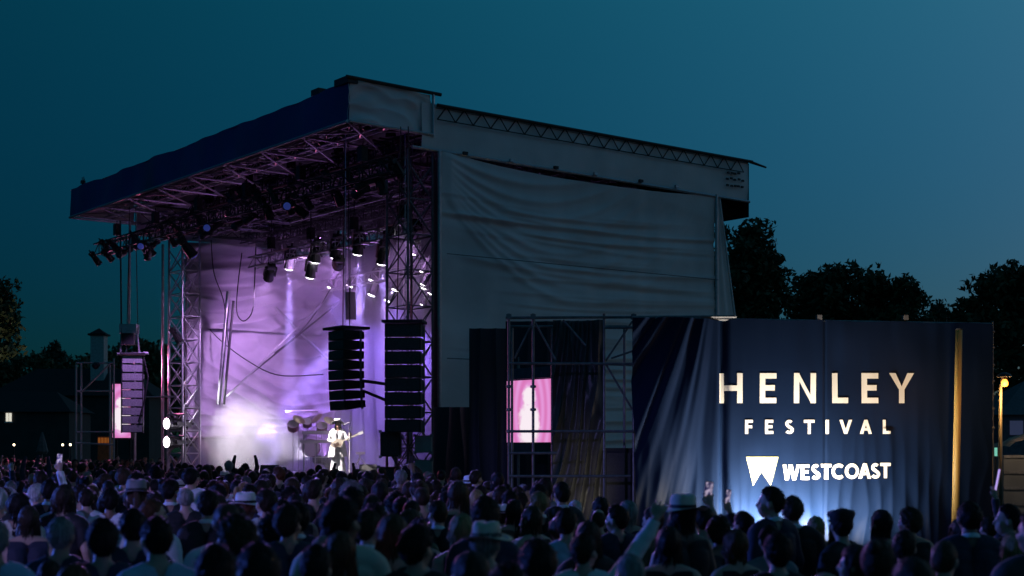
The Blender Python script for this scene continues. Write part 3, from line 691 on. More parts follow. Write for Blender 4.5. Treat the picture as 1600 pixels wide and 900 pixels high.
# ------------------------------------------------------------------ the printed banner
YB0, YB1 = 28.0, 29.1
q0 = px(1140, 700, YB0); q1 = px(1550, 700, YB1)
bd = (q1 - q0); bd[2] = 0; bl = np.linalg.norm(bd); bd /= bl; bn = np.array([bd[1], -bd[0], 0.0])       # bn faces the camera
def ban_u(x):                        # pixel column -> metres along the banner from x=1140
    r_ = (x - 800) / F; return (r_ * q0[1] - q0[0]) / (bd[0] - r_ * bd[1])
def ban(x, y):
    u = ban_u(x); Y = q0[1] + u * bd[1]; return u, CAMH + (HOR - y) / F * Y
UL = ban_u(988); UR = ban_u(1551); ZBT = ban(1140, 498)[1]
def ban_disp(u, z):
    zz = z / ZBT
    ub = ban_u(1131)
    left = np.clip((ub - u) / .4, 0, 1)                            # left of the corner the cloth is gathered
    fan = (u - ub + .02) / (.25 + .9 * (1.12 - zz))                # folds fan out from a point above the corner
    fanf = (.30 * vnoise(fan * 2.3 + .3, zz * .6, 71) + .13 * vnoise(fan * 6.1, zz * 1.1, 76)) * left * (.15 + .85 * np.clip(1.1 - zz, 0, 1))
    ridge = .10 * np.exp(-((u - ub) / .09) ** 2) * 0 - .13 * np.exp(-((u - ub - .0) / .07) ** 2)
    seam = -.03 * np.exp(-((u - ban_u(1289)) / .018) ** 2)
    wr = .012 * vnoise(u * 1.7, z * 1.3, 72) + .008 * vnoise(u * 5, z * .8, 73)
    low = np.exp(-(z / 1.5) ** 2)
    lowf = low * (.05 * vnoise(u * 3.4 + z * .5, z * 1.2, 74) + .03 * fold(u * 11 + 2 * vnoise(u * 2, z, 75)))
    curve = .018 * np.exp(-((np.hypot((u - 1.2) / 2.2, (z - 2.2) / 2.1) - 1) / .05) ** 2) * (u > 1.6) * (z < 2.6)
    return fanf + ridge + seam + wr + lowf + curve
M_ban = mat('navy_vinyl', (.0048, .0125, .037), .5, 0, .10, .5, .03, 14, spec=.05)
us = np.linspace(UL, UR, 260); P = np.zeros((260, 150, 3))
topz = ZBT + .012 * np.sin(us * 4) - .04 * np.exp(-((us - ban_u(1131)) / .2) ** 2)
for j in range(150):
    z = .05 + (topz - .05) * j / 149
    P[:, j] = q0 * np.array([1, 1, 0]) + us[:, None] * bd + ban_disp(us, z)[:, None] * bn + z[:, None] * Zv
bo = MB().grid(P).build('printed_banner', M_ban, None, origin=q0 * np.array([1, 1, 0]), smooth=True,
      label='navy festival banner with cream lettering, lit from below', cat='banner')
def on_ban(poly_pts, off=.008):
    p_ = np.array([(lambda uz: q0 * np.array([1, 1, 0]) + uz[0] * bd + (float(ban_disp(np.array(uz[0]), np.array(uz[1]))) + off) * bn + uz[1] * Zv)(ban(x, y)) for x, y in poly_pts])
    return p_
def patch(mb, q, n=8, m=4):          # q: four photo-pixel corners in order; a small grid that follows the cloth
    q = np.array(q, float); P = np.zeros((n + 1, m + 1, 2))
    for i in range(n + 1):
        for j in range(m + 1):
            u, v = i / n, j / m
            P[i, j] = (q[0] * (1 - u) + q[1] * u) * (1 - v) + (q[3] * (1 - u) + q[2] * u) * v
    mb.grid(on_ban(P.reshape(-1, 2)).reshape(n + 1, m + 1, 3))
def stroke(mb, pts, wd, box, n=6):
    """polyline in unit box (0..1, y down), stroke width in pixels"""
    x0, x1, y0, y1 = box
    p_ = np.array([(x0 + a * (x1 - x0), y0 + b_ * (y1 - y0)) for a, b_ in pts])
    L = []; R = []
    for i in range(len(p_)):
        d = p_[min(i + 1, len(p_) - 1)] - p_[max(i - 1, 0)]; d /= np.linalg.norm(d); nn = np.array([-d[1], d[0]])
        L.append(p_[i] + nn * wd / 2); R.append(p_[i] - nn * wd / 2)
    for i in range(len(p_) - 1): patch(mb, [L[i], L[i + 1], R[i + 1], R[i]], n if len(p_) < 4 else 2, 2)
def arc(cx, cy, rx, ry, a0, a1, n=14):
    return [(cx + rx * math.cos(math.radians(a0 + (a1 - a0) * i / n)), cy + ry * math.sin(math.radians(a0 + (a1 - a0) * i / n))) for i in range(n + 1)]
def letter(ch, x0, x1, y0, y1, wd, name='letter'):
    mb = MB(); hx = wd / 2 / (x1 - x0); hy = wd / 2 / (y1 - y0); bx = (x0, x1, y0, y1)
    V0 = [(hx, 0), (hx, 1)]; SK = lambda pts, w_=wd: stroke(mb, pts, w_, bx)
    if ch == 'H': SK(V0); SK([(1 - hx, 0), (1 - hx, 1)]); SK([(2 * hx, .5), (1 - 2 * hx, .5)])
    if ch in 'EF':
        SK(V0); SK([(2 * hx, hy), (1, hy)]); SK([(2 * hx, .49), (.9, .49)])
        if ch == 'E': SK([(2 * hx, 1 - hy), (1, 1 - hy)])
    if ch == 'N': SK(V0); SK([(1 - hx, 0), (1 - hx, 1)]); patch(mb, [(x0 + wd, y0), (x1 - wd, y1 - .0 * wd), (x1 - wd, y1 - wd * 1.5), (x0 + wd, y0 + 0 * wd)][:4]) if False else patch(mb, [(x0 + wd * .9, y0), (x1 - wd * .9, y1 - wd * 1.35), (x1 - wd * .9, y1), (x0 + wd * .9, y0 + wd * 1.35)])
    if ch == 'L': SK(V0); SK([(2 * hx, 1 - hy), (1, 1 - hy)])
    if ch == 'I': SK([(.5, 0), (.5, 1)])
    if ch == 'T': SK([(.5, 2 * hy), (.5, 1)]); SK([(0, hy), (1, hy)])
    if ch == 'Y':
        xm = (x0 + x1) / 2; ym = y0 + (y1 - y0) * .55
        patch(mb, [(x0, y0), (xm - wd / 2, ym), (xm + wd * .25, ym), (x0 + wd * 1.2, y0)]); patch(mb, [(x1 - wd * 1.2, y0), (xm - wd * .25, ym), (xm + wd / 2, ym), (x1, y0)])
        patch(mb, [(xm - wd / 2, ym), (xm - wd / 2, y1), (xm + wd / 2, y1), (xm + wd / 2, ym)])
    if ch in 'VA':
        ya, yb = (y0, y1) if ch == 'V' else (y1, y0); xm = (x0 + x1) / 2; ww = wd * 1.12
        patch(mb, [(x0, ya), (xm - ww * .5, yb), (xm + ww * .5, yb), (x0 + ww, ya)]); patch(mb, [(x1 - ww, ya), (xm - ww * .5, yb), (xm + ww * .5, yb), (x1, ya)])
        if ch == 'A': yy = y0 + (y1 - y0) * .68; stroke(mb, [(.24, .68), (.76, .68)], wd * .8, bx)
    if ch == 'W':
        ww = wd * 1.05; X = [x0, x0 + (x1 - x0) * .27, (x0 + x1) / 2, x0 + (x1 - x0) * .73, x1]; Yv = [y0, y1, y0, y1, y0]
        for i in range(4): patch(mb, [(X[i] - ww / 2 * (i == 9), Yv[i]), (X[i + 1] - ww / 2, Yv[i + 1]), (X[i + 1] + ww / 2, Yv[i + 1]), (X[i] + ww / 2 + ww / 2 * (i == 9), Yv[i])] if i else [(x0, y0), (X[1] - ww / 2, y1), (X[1] + ww / 2, y1), (x0 + ww, y0)])
    if ch == 'O': SK(arc(.5, .5, .5 - hx, .5 - hy, 0, 360, 28))
    if ch == 'C': SK(arc(.56, .5, .56 - hx, .5 - hy, -48, -312, 22))
    if ch == 'S':
        SK(arc(.5, .28, .44 - hx, .28 - hy, -35, -250, 12) + arc(.5, .72, .5 - hx, .28 - hy, -75, 150, 14)[0:])
    o = mb.build(name, M_print, bo); return o
for ch, a_, b_ in (('H', 1125, 1160), ('E', 1187, 1213), ('N', 1240, 1275), ('L', 1300, 1325), ('E', 1346, 1372), ('Y', 1389, 1428)): letter(ch, a_, b_, 583, 630, 8.6)
for ch, a_, b_ in (('F', 1164, 1176), ('E', 1195, 1208), ('S', 1226, 1240), ('T', 1256, 1273), ('I', 1289, 1296), ('V', 1311, 1331), ('A', 1343, 1362), ('L', 1379, 1391)): letter(ch, a_, b_, 656 , 678, 4.6)
for i, (ch, a_, b_) in enumerate((('W', 1223, 1247), ('E', 1251, 1264), ('S', 1267, 1282), ('T', 1283, 1299), ('C', 1299, 1319), ('O', 1320, 1342), ('A', 1341, 1361), ('S', 1360, 1375), ('T', 1375, 1391))):
    yo = -.35 * i; letter(ch, a_, b_, 726 + yo, 750 + yo, 5.0)
M_logo = mat('logo_cream', (.78, .76, .36), .6, 0, .03, 2); M_logo2 = mat('logo_pale', (.66, .66, .28), .6, 0, .03, 2)
mb = MB(); patch(mb, [(1166, 714), (1177.5, 759), (1190, 738), (1190, 714)]); mb.build('logo_facet', M_logo, bo)
mb = MB(); patch(mb, [(1190.4, 714), (1190.4, 738), (1204.5, 759), (1216, 714)]); mb.build('logo_facet', M_logo2, bo)
# its frame: top rail, clips, end post, tie line
MB().tube(P[0, -1] - bn * .06, P[-1, -1] - bn * .06, .027, n=8).build('top_rail', M_scaf, bo)
for x in (1281, 1416): 
    u, z = ban(x, 496); MB().box(q0 * np.array([1, 1, 0]) + u * bd + z * Zv - bn * .05, bd * .05, bn * .05, Zv * .05).build('clamp', M_scaf, bo)
for x in (1000, 1135, 1290, 1420, 1548):
    u = ban_u(x); b_ = q0 * np.array([1, 1, 0]) + u * bd - bn * .22; MB().tube(b_, b_ + Zv * (ZBT - .05), .027, n=8).build('back_post', M_scaf, bo)
M_pole = mat('yellow_pole', (.55, .36, .10), .5, 0, .15, 3, stretch=(1, 1, .2))
u = ban_u(1486); b_ = q0 * np.array([1, 1, 0]) + u * bd + bn * .2
pl = MB(); pl.lathe(b_ + np.array([-.05, 0, 0]), [(.075, 0), (.072, 1.5)], 12); pl.v[-1][:, 0] += 0
pm = thing('striped_pole', b_, 'tall yellow pole standing in front of the banner right side', 'pole')
top_ = b_ + np.array([.06, 0, ban(1490, 517)[1]])
MB().tube(b_ - np.array([.03, 0, 0]), top_, .074, .068, n=14).build('shaft', M_pole, pm, smooth=True)
MB().tube(top_, top_ + Zv * .03, .075, n=14).build('cap', M_dark, pm)
# post with tie rings at the far edge of the banner
p_ = px(1551, 700, 29.3); ep = thing('edge_post', ground(p_), 'thin grey post with ring clips at the banner right edge', 'post')
MB().tube(ground(p_), px(1551, 502, 29.3), .02).build('shaft', M_scaf, ep)
for y in (520, 545, 572, 597, 640, 670): MB().lathe(px(1551, y, 29.28), [(.02, 0), (.045, .01), (.045, .04), (.02, .05)], 8).build('ring_clip', M_scaf, ep)

# floodlights at the banner's foot (hidden by the crowd, they make the glow)
def flood(label, loc, target, energy, col, size, blend=.9):
    T = thing('floodlight', loc, label, 'floodlight', 'floodlights at the foot of the banner')
    loc = np.asarray(loc, float); d = np.asarray(target, float) - loc; d /= np.linalg.norm(d)
    side = np.cross(d, Zv); side /= np.linalg.norm(side); up = np.cross(side, d)
    c = loc + Zv * .28
    MB().box(c, side * .16, up * .12, d * .06).build('housing', M_dark, T)
    MB().box(c + d * .066, side * .14, up * .10, d * .004).build('glass', emit('flood_glass', (1, .9, .75), 3.), T)
    mb_ = MB(); mb_.tube(c + side * .18, loc + side * .18, .012); mb_.tube(c - side * .18, loc - side * .18, .012); mb_.tube(loc + side * .18, loc - side * .18, .014); mb_.build('stand', M_dark, T)
    spot(T, c + d * .1, target, energy, col, size, blend, .1)
BL = lambda x, z, off: q0 * np.array([1, 1, 0]) + ban_u(x) * bd + off * bn + z * Zv
WW = (1.0, .88, .74)
flood('floodlight below the cream logo on the banner', BL(1172, 0, .65), BL(1176, 1.1, 0), 1900, WW, 166)
flood('floodlight below the banner middle seam', BL(1262, 0, .65), BL(1266, 1.1, 0), 1450, WW, 166)
flood('floodlight below the end of the banner lettering', BL(1352, 0, .65), BL(1356, 1.1, 0), 220, WW, 166)
flood('floodlight below the fanned banner folds', BL(1078, 0, 1.0), BL(1060, 1.2, 0), 32, (1.0, .86, .62), 110)
flood('floodlight below the crumpled drape', np.array([W(905, 700)[0], YW - .6, 0.0]), np.array([W(905, 700)[0], YW + 1.1, 1.5]), 45, (1.0, .90, .70), 62)

# ------------------------------------------------------------------ street lamp, trailer, marquee at the right edge
YL = 27.0
p_ = px(1563, 700, YL); sl = thing('street_lamp', ground(p_), 'glowing orange lamp on a tall grey post right of the banner', 'street lamp')
MB().tube(ground(p_), px(1563, 603, YL), .040, .032, n=10).build('post', mat('lamp_post', (.09, .085, .06), .5, .3), sl, smooth=True)
MB().tube(px(1563, 606, YL), px(1567, 590, YL), .03).build('bracket', M_dark, sl)
MB().lathe(px(1569, 604, YL), [(.03, 0), (.07, .03), (.072, .09), (.04, .14)], 12).build('globe', emit('lamp_glow', (1.0, .33, .05), 2.4), sl)
MB().lathe(px(1569, 589, YL), [(.15, -.0), (.12, .05), (.03, .09)], 12).build('hood', M_dark, sl)
ld = bpy.data.lights.new('lamp_light', 'POINT'); ld.energy = 105; ld.color = (1.0, .50, .15); ld.shadow_soft_size = .12
lo = bpy.data.objects.new('lamp_light', ld); COL.objects.link(lo); lo.location = Vector(px(1569, 606, YL)) + Vector((0, -.2, -.05)) - Vector(WLOC[sl.name]); lo.parent = sl
# trailer with an awning
YT = 36.0; x0 = px(1568, 700, YT)[0]; x1 = x0 + 4.5; z0, z1 = .5, px(0, 712, YT)[2]
tl = thing('catering_trailer', (x0 + 2, YT + 1, 0), 'dark trailer with pale rails beyond the lamp post', 'trailer')
M_tr = mat('trailer_paint', (.16, .17, .18), .4, .1, .15, 2)
MB().abox(x0, x1, YT, YT + 2.2, z0, z1).build('body', M_tr, tl)
for k in range(4):
    z = z0 + .25 + k * .4; MB().abox(x0 - .01, x1, YT - .05, YT - .01, z, z + .07).build('rail', M_scaf, tl)
for xx in (x0 + 1.0, x0 + 2.6): MB().lathe((xx, YT + .1, .36), [(.2, -.1), (.36, -.09), (.36, .09), (.2, .1)], 16, ax=(0, 1, 0)).build('wheel', M_box, tl)
P = np.zeros((24, 12, 3))
for i in range(24):
    for j in range(12):
        u, v = i / 23, j / 11
        P[i, j] = (x0 - .02 + u * 3.2, YT - .5 + v * 1.6, z1 + .05 + .62 * math.sin(math.pi * min(1, .06 + u * 1.15)) ** .7 * (1 - .3 * abs(v - .3)) + .03 * math.sin(u * 40))
MB().grid(P).build('awning', mat('tan_canvas', (.42, .30, .20), .8, 0, .3, 5, .3, 10), tl, smooth=True, label='tan canvas awning lit warm')
ab = thing('added_awning_bulb', (x0 + .5, YT - .35, z1 - .12), 'bare warm bulb on an arm before the tan awning', 'lamp')  # added bulb, put in to light the awning
MB().tube((x0 + .7, YT - .3, z1 + .3), (x0 + .7, YT - 1.5, z1 + .9), .015).build('arm', M_dark, ab)
MB().lathe((x0 + .7, YT - 1.5, z1 + .86), [(.02, 0), (.04, .03), (.02, .07)], 8).build('bulb', emit('festoon_bulb', (1, .8, .5), 5), ab)
ald = bpy.data.lights.new('bulb_light', 'POINT'); ald.energy = 45; ald.color = (1.0, .68, .4); ald.shadow_soft_size = .05
alo = bpy.data.objects.new('bulb_light', ald); COL.objects.link(alo); alo.parent = ab; alo.location = (.2, -1.3, .95)
mk = thing('marquee', px(1640, 700, 60) * np.array([1, 1, 0]), 'pale marquee roof with dim blue windows at the right edge', 'marquee')
x0 = px(1568, 700, 60)[0]
MB().abox(x0, x0 + 12, 60, 66, 0, 3.6).build('wall', mat('marquee_wall', (.12, .13, .16), .8), mk)
MB().add([(x0 - .3, 59.7, 3.6), (x0 + 12, 59.7, 3.6), (x0 + 12, 66, 3.6), (x0 - .3, 66, 3.6), (x0 + 2, 63, 5.2), (x0 + 10, 63, 5.2)], [(0, 1, 5, 4), (1, 2, 5), (2, 3, 4, 5), (3, 0, 4)]).build('roof', mat('marquee_roof', (.1, .1, .11), .8), mk)
for k in range(4):
    MB().abox(x0 + .25 + k * .75, x0 + .8 + k * .75, 59.93, 59.97, 2.75, 3.35).build('window', emit('dim_window', (.16, .2, .42), .12), mk)
p_ = px(1556, 706, 30); es = thing('exit_light', ground(p_), 'tiny green light on a thin stake beside the banner edge', 'light')
MB().tube(ground(p_), p_, .012).build('stake', M_dark, es); MB().box(p_, (.025, 0, 0), (0, .02, 0), (0, 0, .09)).build('lens', emit('green_light', (.25, .8, .62), .6), es)

# ------------------------------------------------------------------ stage players' gear
DK = lambda x, Y: np.array([(x - 800) / F * Y, Y, DECK])
YP = 46.4
kb = thing('keyboard_rig', DK(496, 48.2), 'white two-tier keyboard stand left of the singer', 'keyboard')
Yk = 48.2
kp = lambda x, y: px(x, y, Yk)
for y, x0, x1, hh in ((676, 473, 522, .055), (690, 470, 524, .05)):
    a_, b_ = kp(x0, y), kp(x1, y)
    MB().box((a_ + b_) / 2, (b_ - a_) / 2, (0, .17, 0), (0, 0, hh)).build('keyboard', M_white, kb)
    mb = MB()
    for k in range(14): mb.box(a_ + (b_ - a_) * (k + .5) / 14 + np.array([0, -.12, hh + .008]), (b_ - a_) / 60, (0, .05, 0), (0, 0, .006))
    mb.build('keys', M_box, kb)
for x in (475, 519): MB().tube(DK(x, Yk), kp(x, 676), .03).build('stand_leg', M_white, kb)
for x in (492,): MB().tube(DK(x, Yk + .15), kp(x, 690) + np.array([0, .15, 0]), .02).build('stand_leg', M_white, kb)
MB().tube(kp(489, 715), kp(524, 714), .022).build('stand_bar', M_white, kb)
MB().tube(kp(473, 690), kp(482, 676), .02).build('stand_bar', M_white, kb)
# drums and cymbals
Yd = 50.5; dm = thing('drum_kit', DK(485, Yd), 'pale drum kit with tilted cymbals behind the keyboards', 'drum kit')
M_drum = mat('drum_shell', (.5, .24, .30), .35, 0, .15, 4); M_cym = mat('cymbal', (.72, .62, .4), .3, .8, .1, 6)
for x, y, r_, h_ in ((503, 668, .19, .22), (480, 661, .17, .2), (458, 666, .2, .25), (486, 700, .32, .35)):
    c = px(x, y, Yd); mb = MB().lathe(c, [(r_, -h_ / 2), (r_, h_ / 2)], 16, ax=(.1, -.7, .6) if h_ < .3 else (0, -1, 0)); dd = mb.build('drum', M_drum, dm)
    WLOC[dd.name] = WLOC[dm.name]
    MB().lathe(c + np.array([0, -h_ * .36, h_ * .3]) if h_ < .3 else c + np.array([0, -h_ / 2 - .005, 0]), [(r_ * .97, 0), (r_ * .97, .012)], 16, ax=(.1, -.7, .6) if h_ < .3 else (0, -1, 0)).build('drum_head', M_white, dd)
    MB().tube(ground(c) + Zv * DECK, c, .015).build('stand_leg', M_alu, dm)
for x, y, tl_ in ((467, 655, .5), (495, 653, -.6), (516, 657, .4)):
    c = px(x, y, Yd - .2); MB().lathe(c, [(.24, -.01), (.23, 0), (.05, .025), (.02, .03)], 18, ax=(tl_, -.5, .8)).build('cymbal', M_cym, dm)
    MB().tube(ground(c) + Zv * DECK, c, .014).build('stand_leg', M_alu, dm)
# wedge, tripod stand, mic stand
tp = thing('tripod_stand', DK(562, 48.6), 'small tripod stand with a flat head right of the singer', 'stand')
b_ = px(562, 728, 48.6); MB().tube(b_ + Zv * .2, px(562, 706, 48.6), .02).build('column', M_white, tp)
for an in (0.3, 2.4, 4.4): MB().tube(b_ + Zv * .28, b_ + np.array([.25 * math.cos(an), .25 * math.sin(an), 0.0]), .014).build('leg', M_white, tp)
for an in (0,): MB().box(px(563, 708, 48.6), (.15, 0, 0), (0, .1, 0), (0, 0, .045)).build('head', M_white, tp)
ms = thing('microphone_stand', DK(546, 46.0), 'thin microphone stand beside the singer', 'microphone stand')
MB().tube(DK(546, 46), px(546, 660, 46), .014).build('column', M_white, ms); MB().tube(px(546, 660, 46), px(538, 663, 45.9), .012).build('boom', M_white, ms)
MB().lathe(px(537, 664, 45.9), [(.012, -.05), (.024, .0), (.02, .03)], 8, ax=(-1, 0, .2)).build('microphone', M_box, ms)
MB().lathe(DK(546, 46), [(.14, 0), (.14, .02), (.03, .03)], 14).build('base', M_dark, ms)
for k, x in enumerate((421, 575)):
    c = DK(x, 45.2 + k * 1.5); wg = thing('stage_monitor', c, ('wedge monitor at the edge of the smoke', 'wedge monitor on the deck right of the singer')[k], 'speaker', 'wedge monitors')
    MB().add([c + v for v in ((-.3, -.2, 0), (.3, -.2, 0), (.3, .2, 0), (-.3, .2, 0), (-.28, .0, .38), (.28, .0, .38), (.28, .2, .38), (-.28, .2, .38))],
             [(3, 2, 1, 0), (0, 1, 5, 4), (4, 5, 6, 7), (1, 2, 6, 5), (2, 3, 7, 6), (3, 0, 4, 7)]).build('cabinet', M_box, wg)

# ------------------------------------------------------------------ trees
M_bark = mat('bark', (.05, .04, .03), .9, 0, .3, 4, .4, 12)
M_leaf = [mat('leaves_%s' % n_, c_, .7, 0, .35, 1.2) for n_, c_ in (('oak', (.05, .075, .03)), ('lime', (.06, .09, .035)), ('yew', (.035, .055, .03)))]
def tree(label, base, height, lobes, leaf, nclump, lsize, seed, nleaf=42, trunk_r=None, group='trees behind the stage'):
    """lobes: (dx, dz, rx, rz) ellipsoids in metres from the base; a limb runs to every clump"""
    r_ = np.random.default_rng(seed); base = np.asarray(base, float)
    T = thing('tree', base, label, 'tree', group)
    cen = []; wts = np.array([l[2] * l[3] for l in lobes]); wts = wts / wts.sum()
    for k in range(nclump):
        lx, lz, rx, rz = lobes[r_.choice(len(lobes), p=wts)]
        v = r_.normal(size=3); v /= np.linalg.norm(v); v *= r_.random() ** .38
        cen.append(base + np.array([lx + v[0] * rx, v[1] * rx * .9, lz + v[2] * rz]))
    cen = np.array(cen); tr_ = trunk_r or height * .028
    zf = min(l[1] - l[3] * .5 for l in lobes); fork = base + np.array([0, 0, max(1.5, zf)])
    mb = MB(); top = base + np.array([lobes[0][0] * .6, 0, lobes[0][1] + lobes[0][3] * .5])
    mb.tube(base - Zv * .2, base + Zv * .5, tr_ * 1.5, tr_ * 1.1, n=8); mb.tube(base + Zv * .5, fork, tr_ * 1.1, tr_ * .85, n=8); mb.tube(fork, top, tr_ * .8, tr_ * .15, n=6)
    for c in cen[::3]:
        h_ = min(max((c[2] - fork[2]) * .45, 0), top[2] - fork[2]); a_ = fork + (top - fork) * (h_ / max(.1, top[2] - fork[2])) * .9
        m_ = a_ * .45 + c * .55 + np.array([0, 0, .1 * height * .1]); mb.tube(a_, m_, tr_ * .3, tr_ * .16, n=5); mb.tube(m_, c, tr_ * .16, tr_ * .05, n=4)
    mb.build('trunk', M_bark, T)
    n = nclump * nleaf; c = np.repeat(cen, nleaf, 0)
    cs = np.repeat(r_.uniform(.55, 1.25, nclump), nleaf)[:, None] * lsize * 3.0
    o = r_.normal(size=(n, 3)); o /= np.linalg.norm(o, axis=1)[:, None]; o *= r_.random((n, 1)) ** .5
    p = c + o * cs * np.array([1, 1, .75])
    a_ = r_.normal(size=(n, 3)); a_ /= np.linalg.norm(a_, axis=1)[:, None]
    b_ = np.cross(a_, r_.normal(size=(n, 3))); b_ /= np.linalg.norm(b_, axis=1)[:, None]
    sz = r_.uniform(.5, 1.1, (n, 1)) * lsize
    V = np.stack([p - a_ * sz, p + b_ * sz * .45, p + a_ * sz, p - b_ * sz * .45], 1).reshape(-1, 3)
    me = bpy.data.meshes.new('crown'); V = V - base
    me.vertices.add(len(V)); me.vertices.foreach_set('co', V.ravel()); me.loops.add(len(V)); me.loops.foreach_set('vertex_index', np.arange(len(V)))
    me.polygons.add(n); me.polygons.foreach_set('loop_start', np.arange(n) * 4); me.polygons.foreach_set('loop_total', np.full(n, 4)); me.update(calc_edges=True)
    me.materials.append(leaf); o_ = bpy.data.objects.new('crown', me); COL.objects.link(o_); o_.parent = T
    return T
def ptree(label, Y, xc, blobs, leaf, ncl, ls, seed, **k):
    """crown outline from photo pixels: blobs (x, y, rx, ry) at distance Y"""
    q = Y / F; b_ = np.array([(xc - 800) * q, Y, 0])
    lob = [((x - xc) * q, CAMH + (HOR - y) * q, rx * q, ry * q) for x, y, rx, ry in blobs]
    return tree(label, b_, max(l[1] + l[3] for l in lob), lob, leaf, ncl, ls, seed, **k)
ptree('tall dark tree rising behind the grey canvas rear corner', 75, 1165, [(1160, 430, 55, 85), (1185, 390, 32, 42), (1200, 455, 38, 55), (1170, 540, 70, 60)], M_leaf[0], 240, .24, 1)
ptree('broad dark tree behind the banner with a flat bumpy crown', 82, 1330, [(1310, 465, 75, 50), (1345, 455, 70, 48), (1270, 470, 40, 40), (1300, 540, 90, 60), (1380, 500, 40, 40)], M_leaf[0], 300, .26, 2)
ptree('smaller dark tree with a tufted top right of the broad one', 80, 1425, [(1415, 455, 24, 20), (1435, 470, 24, 12), (1425, 520, 45, 45), (1400, 500, 25, 30)], M_leaf[1], 130, .22, 3)
ptree('narrow dark conifer in the gap between the trees', 85, 1468, [(1468, 478, 9, 18), (1468, 500, 16, 25), (1475, 540, 32, 45)], M_leaf[2], 90, .2, 4)
ptree('dense dark tree at the right edge above the lamp', 78, 1580, [(1570, 470, 58, 52), (1600, 450, 50, 45), (1530, 500, 40, 35), (1570, 560, 90, 70), (1640, 480, 60, 70)], M_leaf[0], 300, .25, 5)
ptree('dark low tree behind the banner between conifer and edge tree', 90, 1500, [(1495, 520, 40, 38), (1450, 560, 70, 50)], M_leaf[1], 110, .26, 6)
lt_ = ptree('warmly lit tree cut by the left edge of the picture', 68, -12, [(-5, 475, 30, 48), (5, 520, 28, 40), (-30, 500, 45, 60)], M_leaf[1], 150, .2, 7, group='trees left of the stage')
for k, (x, y, rx, ry) in enumerate(((8, 580, 32, 30), (52, 577, 34, 24), (82, 570, 22, 24), (112, 580, 30, 24), (160, 575, 35, 24), (205, 560, 36, 28), (240, 560, 30, 30), (290, 575, 40, 30))):
    ptree('distant dark tree, %s from the left along the far tree line' % ORD[k], 150 + 9 * (k % 3), x, [(x, y, rx, ry), (x - rx * .3, y + 45, rx * 1.2, 50), (x + rx * .4, y + 80, rx * 1.2, 50)] + ([(x, y - 22, 7, 14)] if k == 2 else []), M_leaf[k % 3], 110, .42, 20 + k, group='far tree line')
# warm ground lamp under the lit tree
b_ = px(-12, 700, 68) * np.array([1, 1, 0])
T = thing('tree_uplight', b_ + np.array([2.2, -3.5, 0]), 'small ground lamp shining up into the tree at the left edge', 'lamp')
MB().lathe(WLOC[T.name], [(.12, 0), (.14, .2), (.11, .22)], 10).build('housing', M_dark, T); MB().lathe(WLOC[T.name] + Zv * .221, [(.1, 0), (.05, .01)], 10).build('lens', emit('uplight_lens', (1, .8, .55), 4), T)
spot(T, WLOC[T.name] + Zv * .3, b_ + Zv * 8, 600, (1.0, .80, .62), 70)

# ------------------------------------------------------------------ far left: house, scaffold, screen, small things
hs = thing('house', px(130, 700, 135) * np.array([1, 1, 0]), 'distant dark house with a pale square chimney turret', 'house')
q = 135 / F; hx = (130 - 800) * q; M_hw = mat('house_wall', (.05, .045, .045), .9, 0, .2, 1); M_hr = mat('house_roof', (.02, .02, .022), .9)
MB().abox(hx - 9, hx + 6, 136, 144, 0, 7.2).build('wall', M_hw, hs)
MB().add([(hx - 9.5, 135.5, 7.2), (hx + 6.5, 135.5, 7.2), (hx + 6.5, 144.5, 7.2), (hx - 9.5, 144.5, 7.2), (hx - 6, 140, 10), (hx + 3, 140, 10)], [(0, 1, 5, 4), (1, 2, 5), (2, 3, 4, 5), (3, 0, 4)]).build('roof', M_hr, hs)
tz0, tz1 = 9.0, CAMH + (700 - 520) * q
tur = MB(); tur.abox(hx - .2, hx + 1.1, 138.0, 139.3, 8.6, tz1); tur = tur.build('turret', mat('turret_wall', (.42, .43, .42), .8), hs); WLOC[tur.name] = WLOC[hs.name]
MB().abox(hx - .42, hx + 1.32, 137.8, 139.5, tz1, tz1 + .18).build('cornice', M_hr, tur)
MB().add([(hx - .3, 137.9, tz1 + .18), (hx + 1.2, 137.9, tz1 + .18), (hx + 1.2, 139.4, tz1 + .18), (hx - .3, 139.4, tz1 + .18), (hx + .45, 138.65, tz1 + .75)], [(0, 1, 4), (1, 2, 4), (2, 3, 4), (3, 0, 4)]).build('cap', M_hr, tur)
cp = thing('cottage', px(14, 700, 118) * np.array([1, 1, 0]), 'low dark building with one lit window at the far left', 'building')
q = 118 / F; hx = (14 - 800) * q
MB().abox(hx - 4, hx + 5, 118, 124, 0, 5.2).build('wall', M_hw, cp)
MB().add([(hx - 4.3, 117.6, 5.2), (hx + 5.3, 117.6, 5.2), (hx + 5.3, 124.4, 5.2), (hx - 4.3, 124.4, 5.2), (hx - 2, 121, 7), (hx + 3, 121, 7)], [(0, 1, 5, 4), (1, 2, 5), (2, 3, 4, 5), (3, 0, 4)]).build('roof', M_hr, cp)
wz = CAMH + (700 - 652) * q
for k in range(2): MB().abox(hx - .22 + k * .26, hx - .02 + k * .26, 117.9, 117.97, wz - .35, wz + .35).build('window_pane', emit('warm_window', (1, .95, .8), .7), cp)
MB().abox(hx - .3, hx + .35, 117.8, 117.95, wz - .45, wz - .38).build('window_sill', M_white, cp)

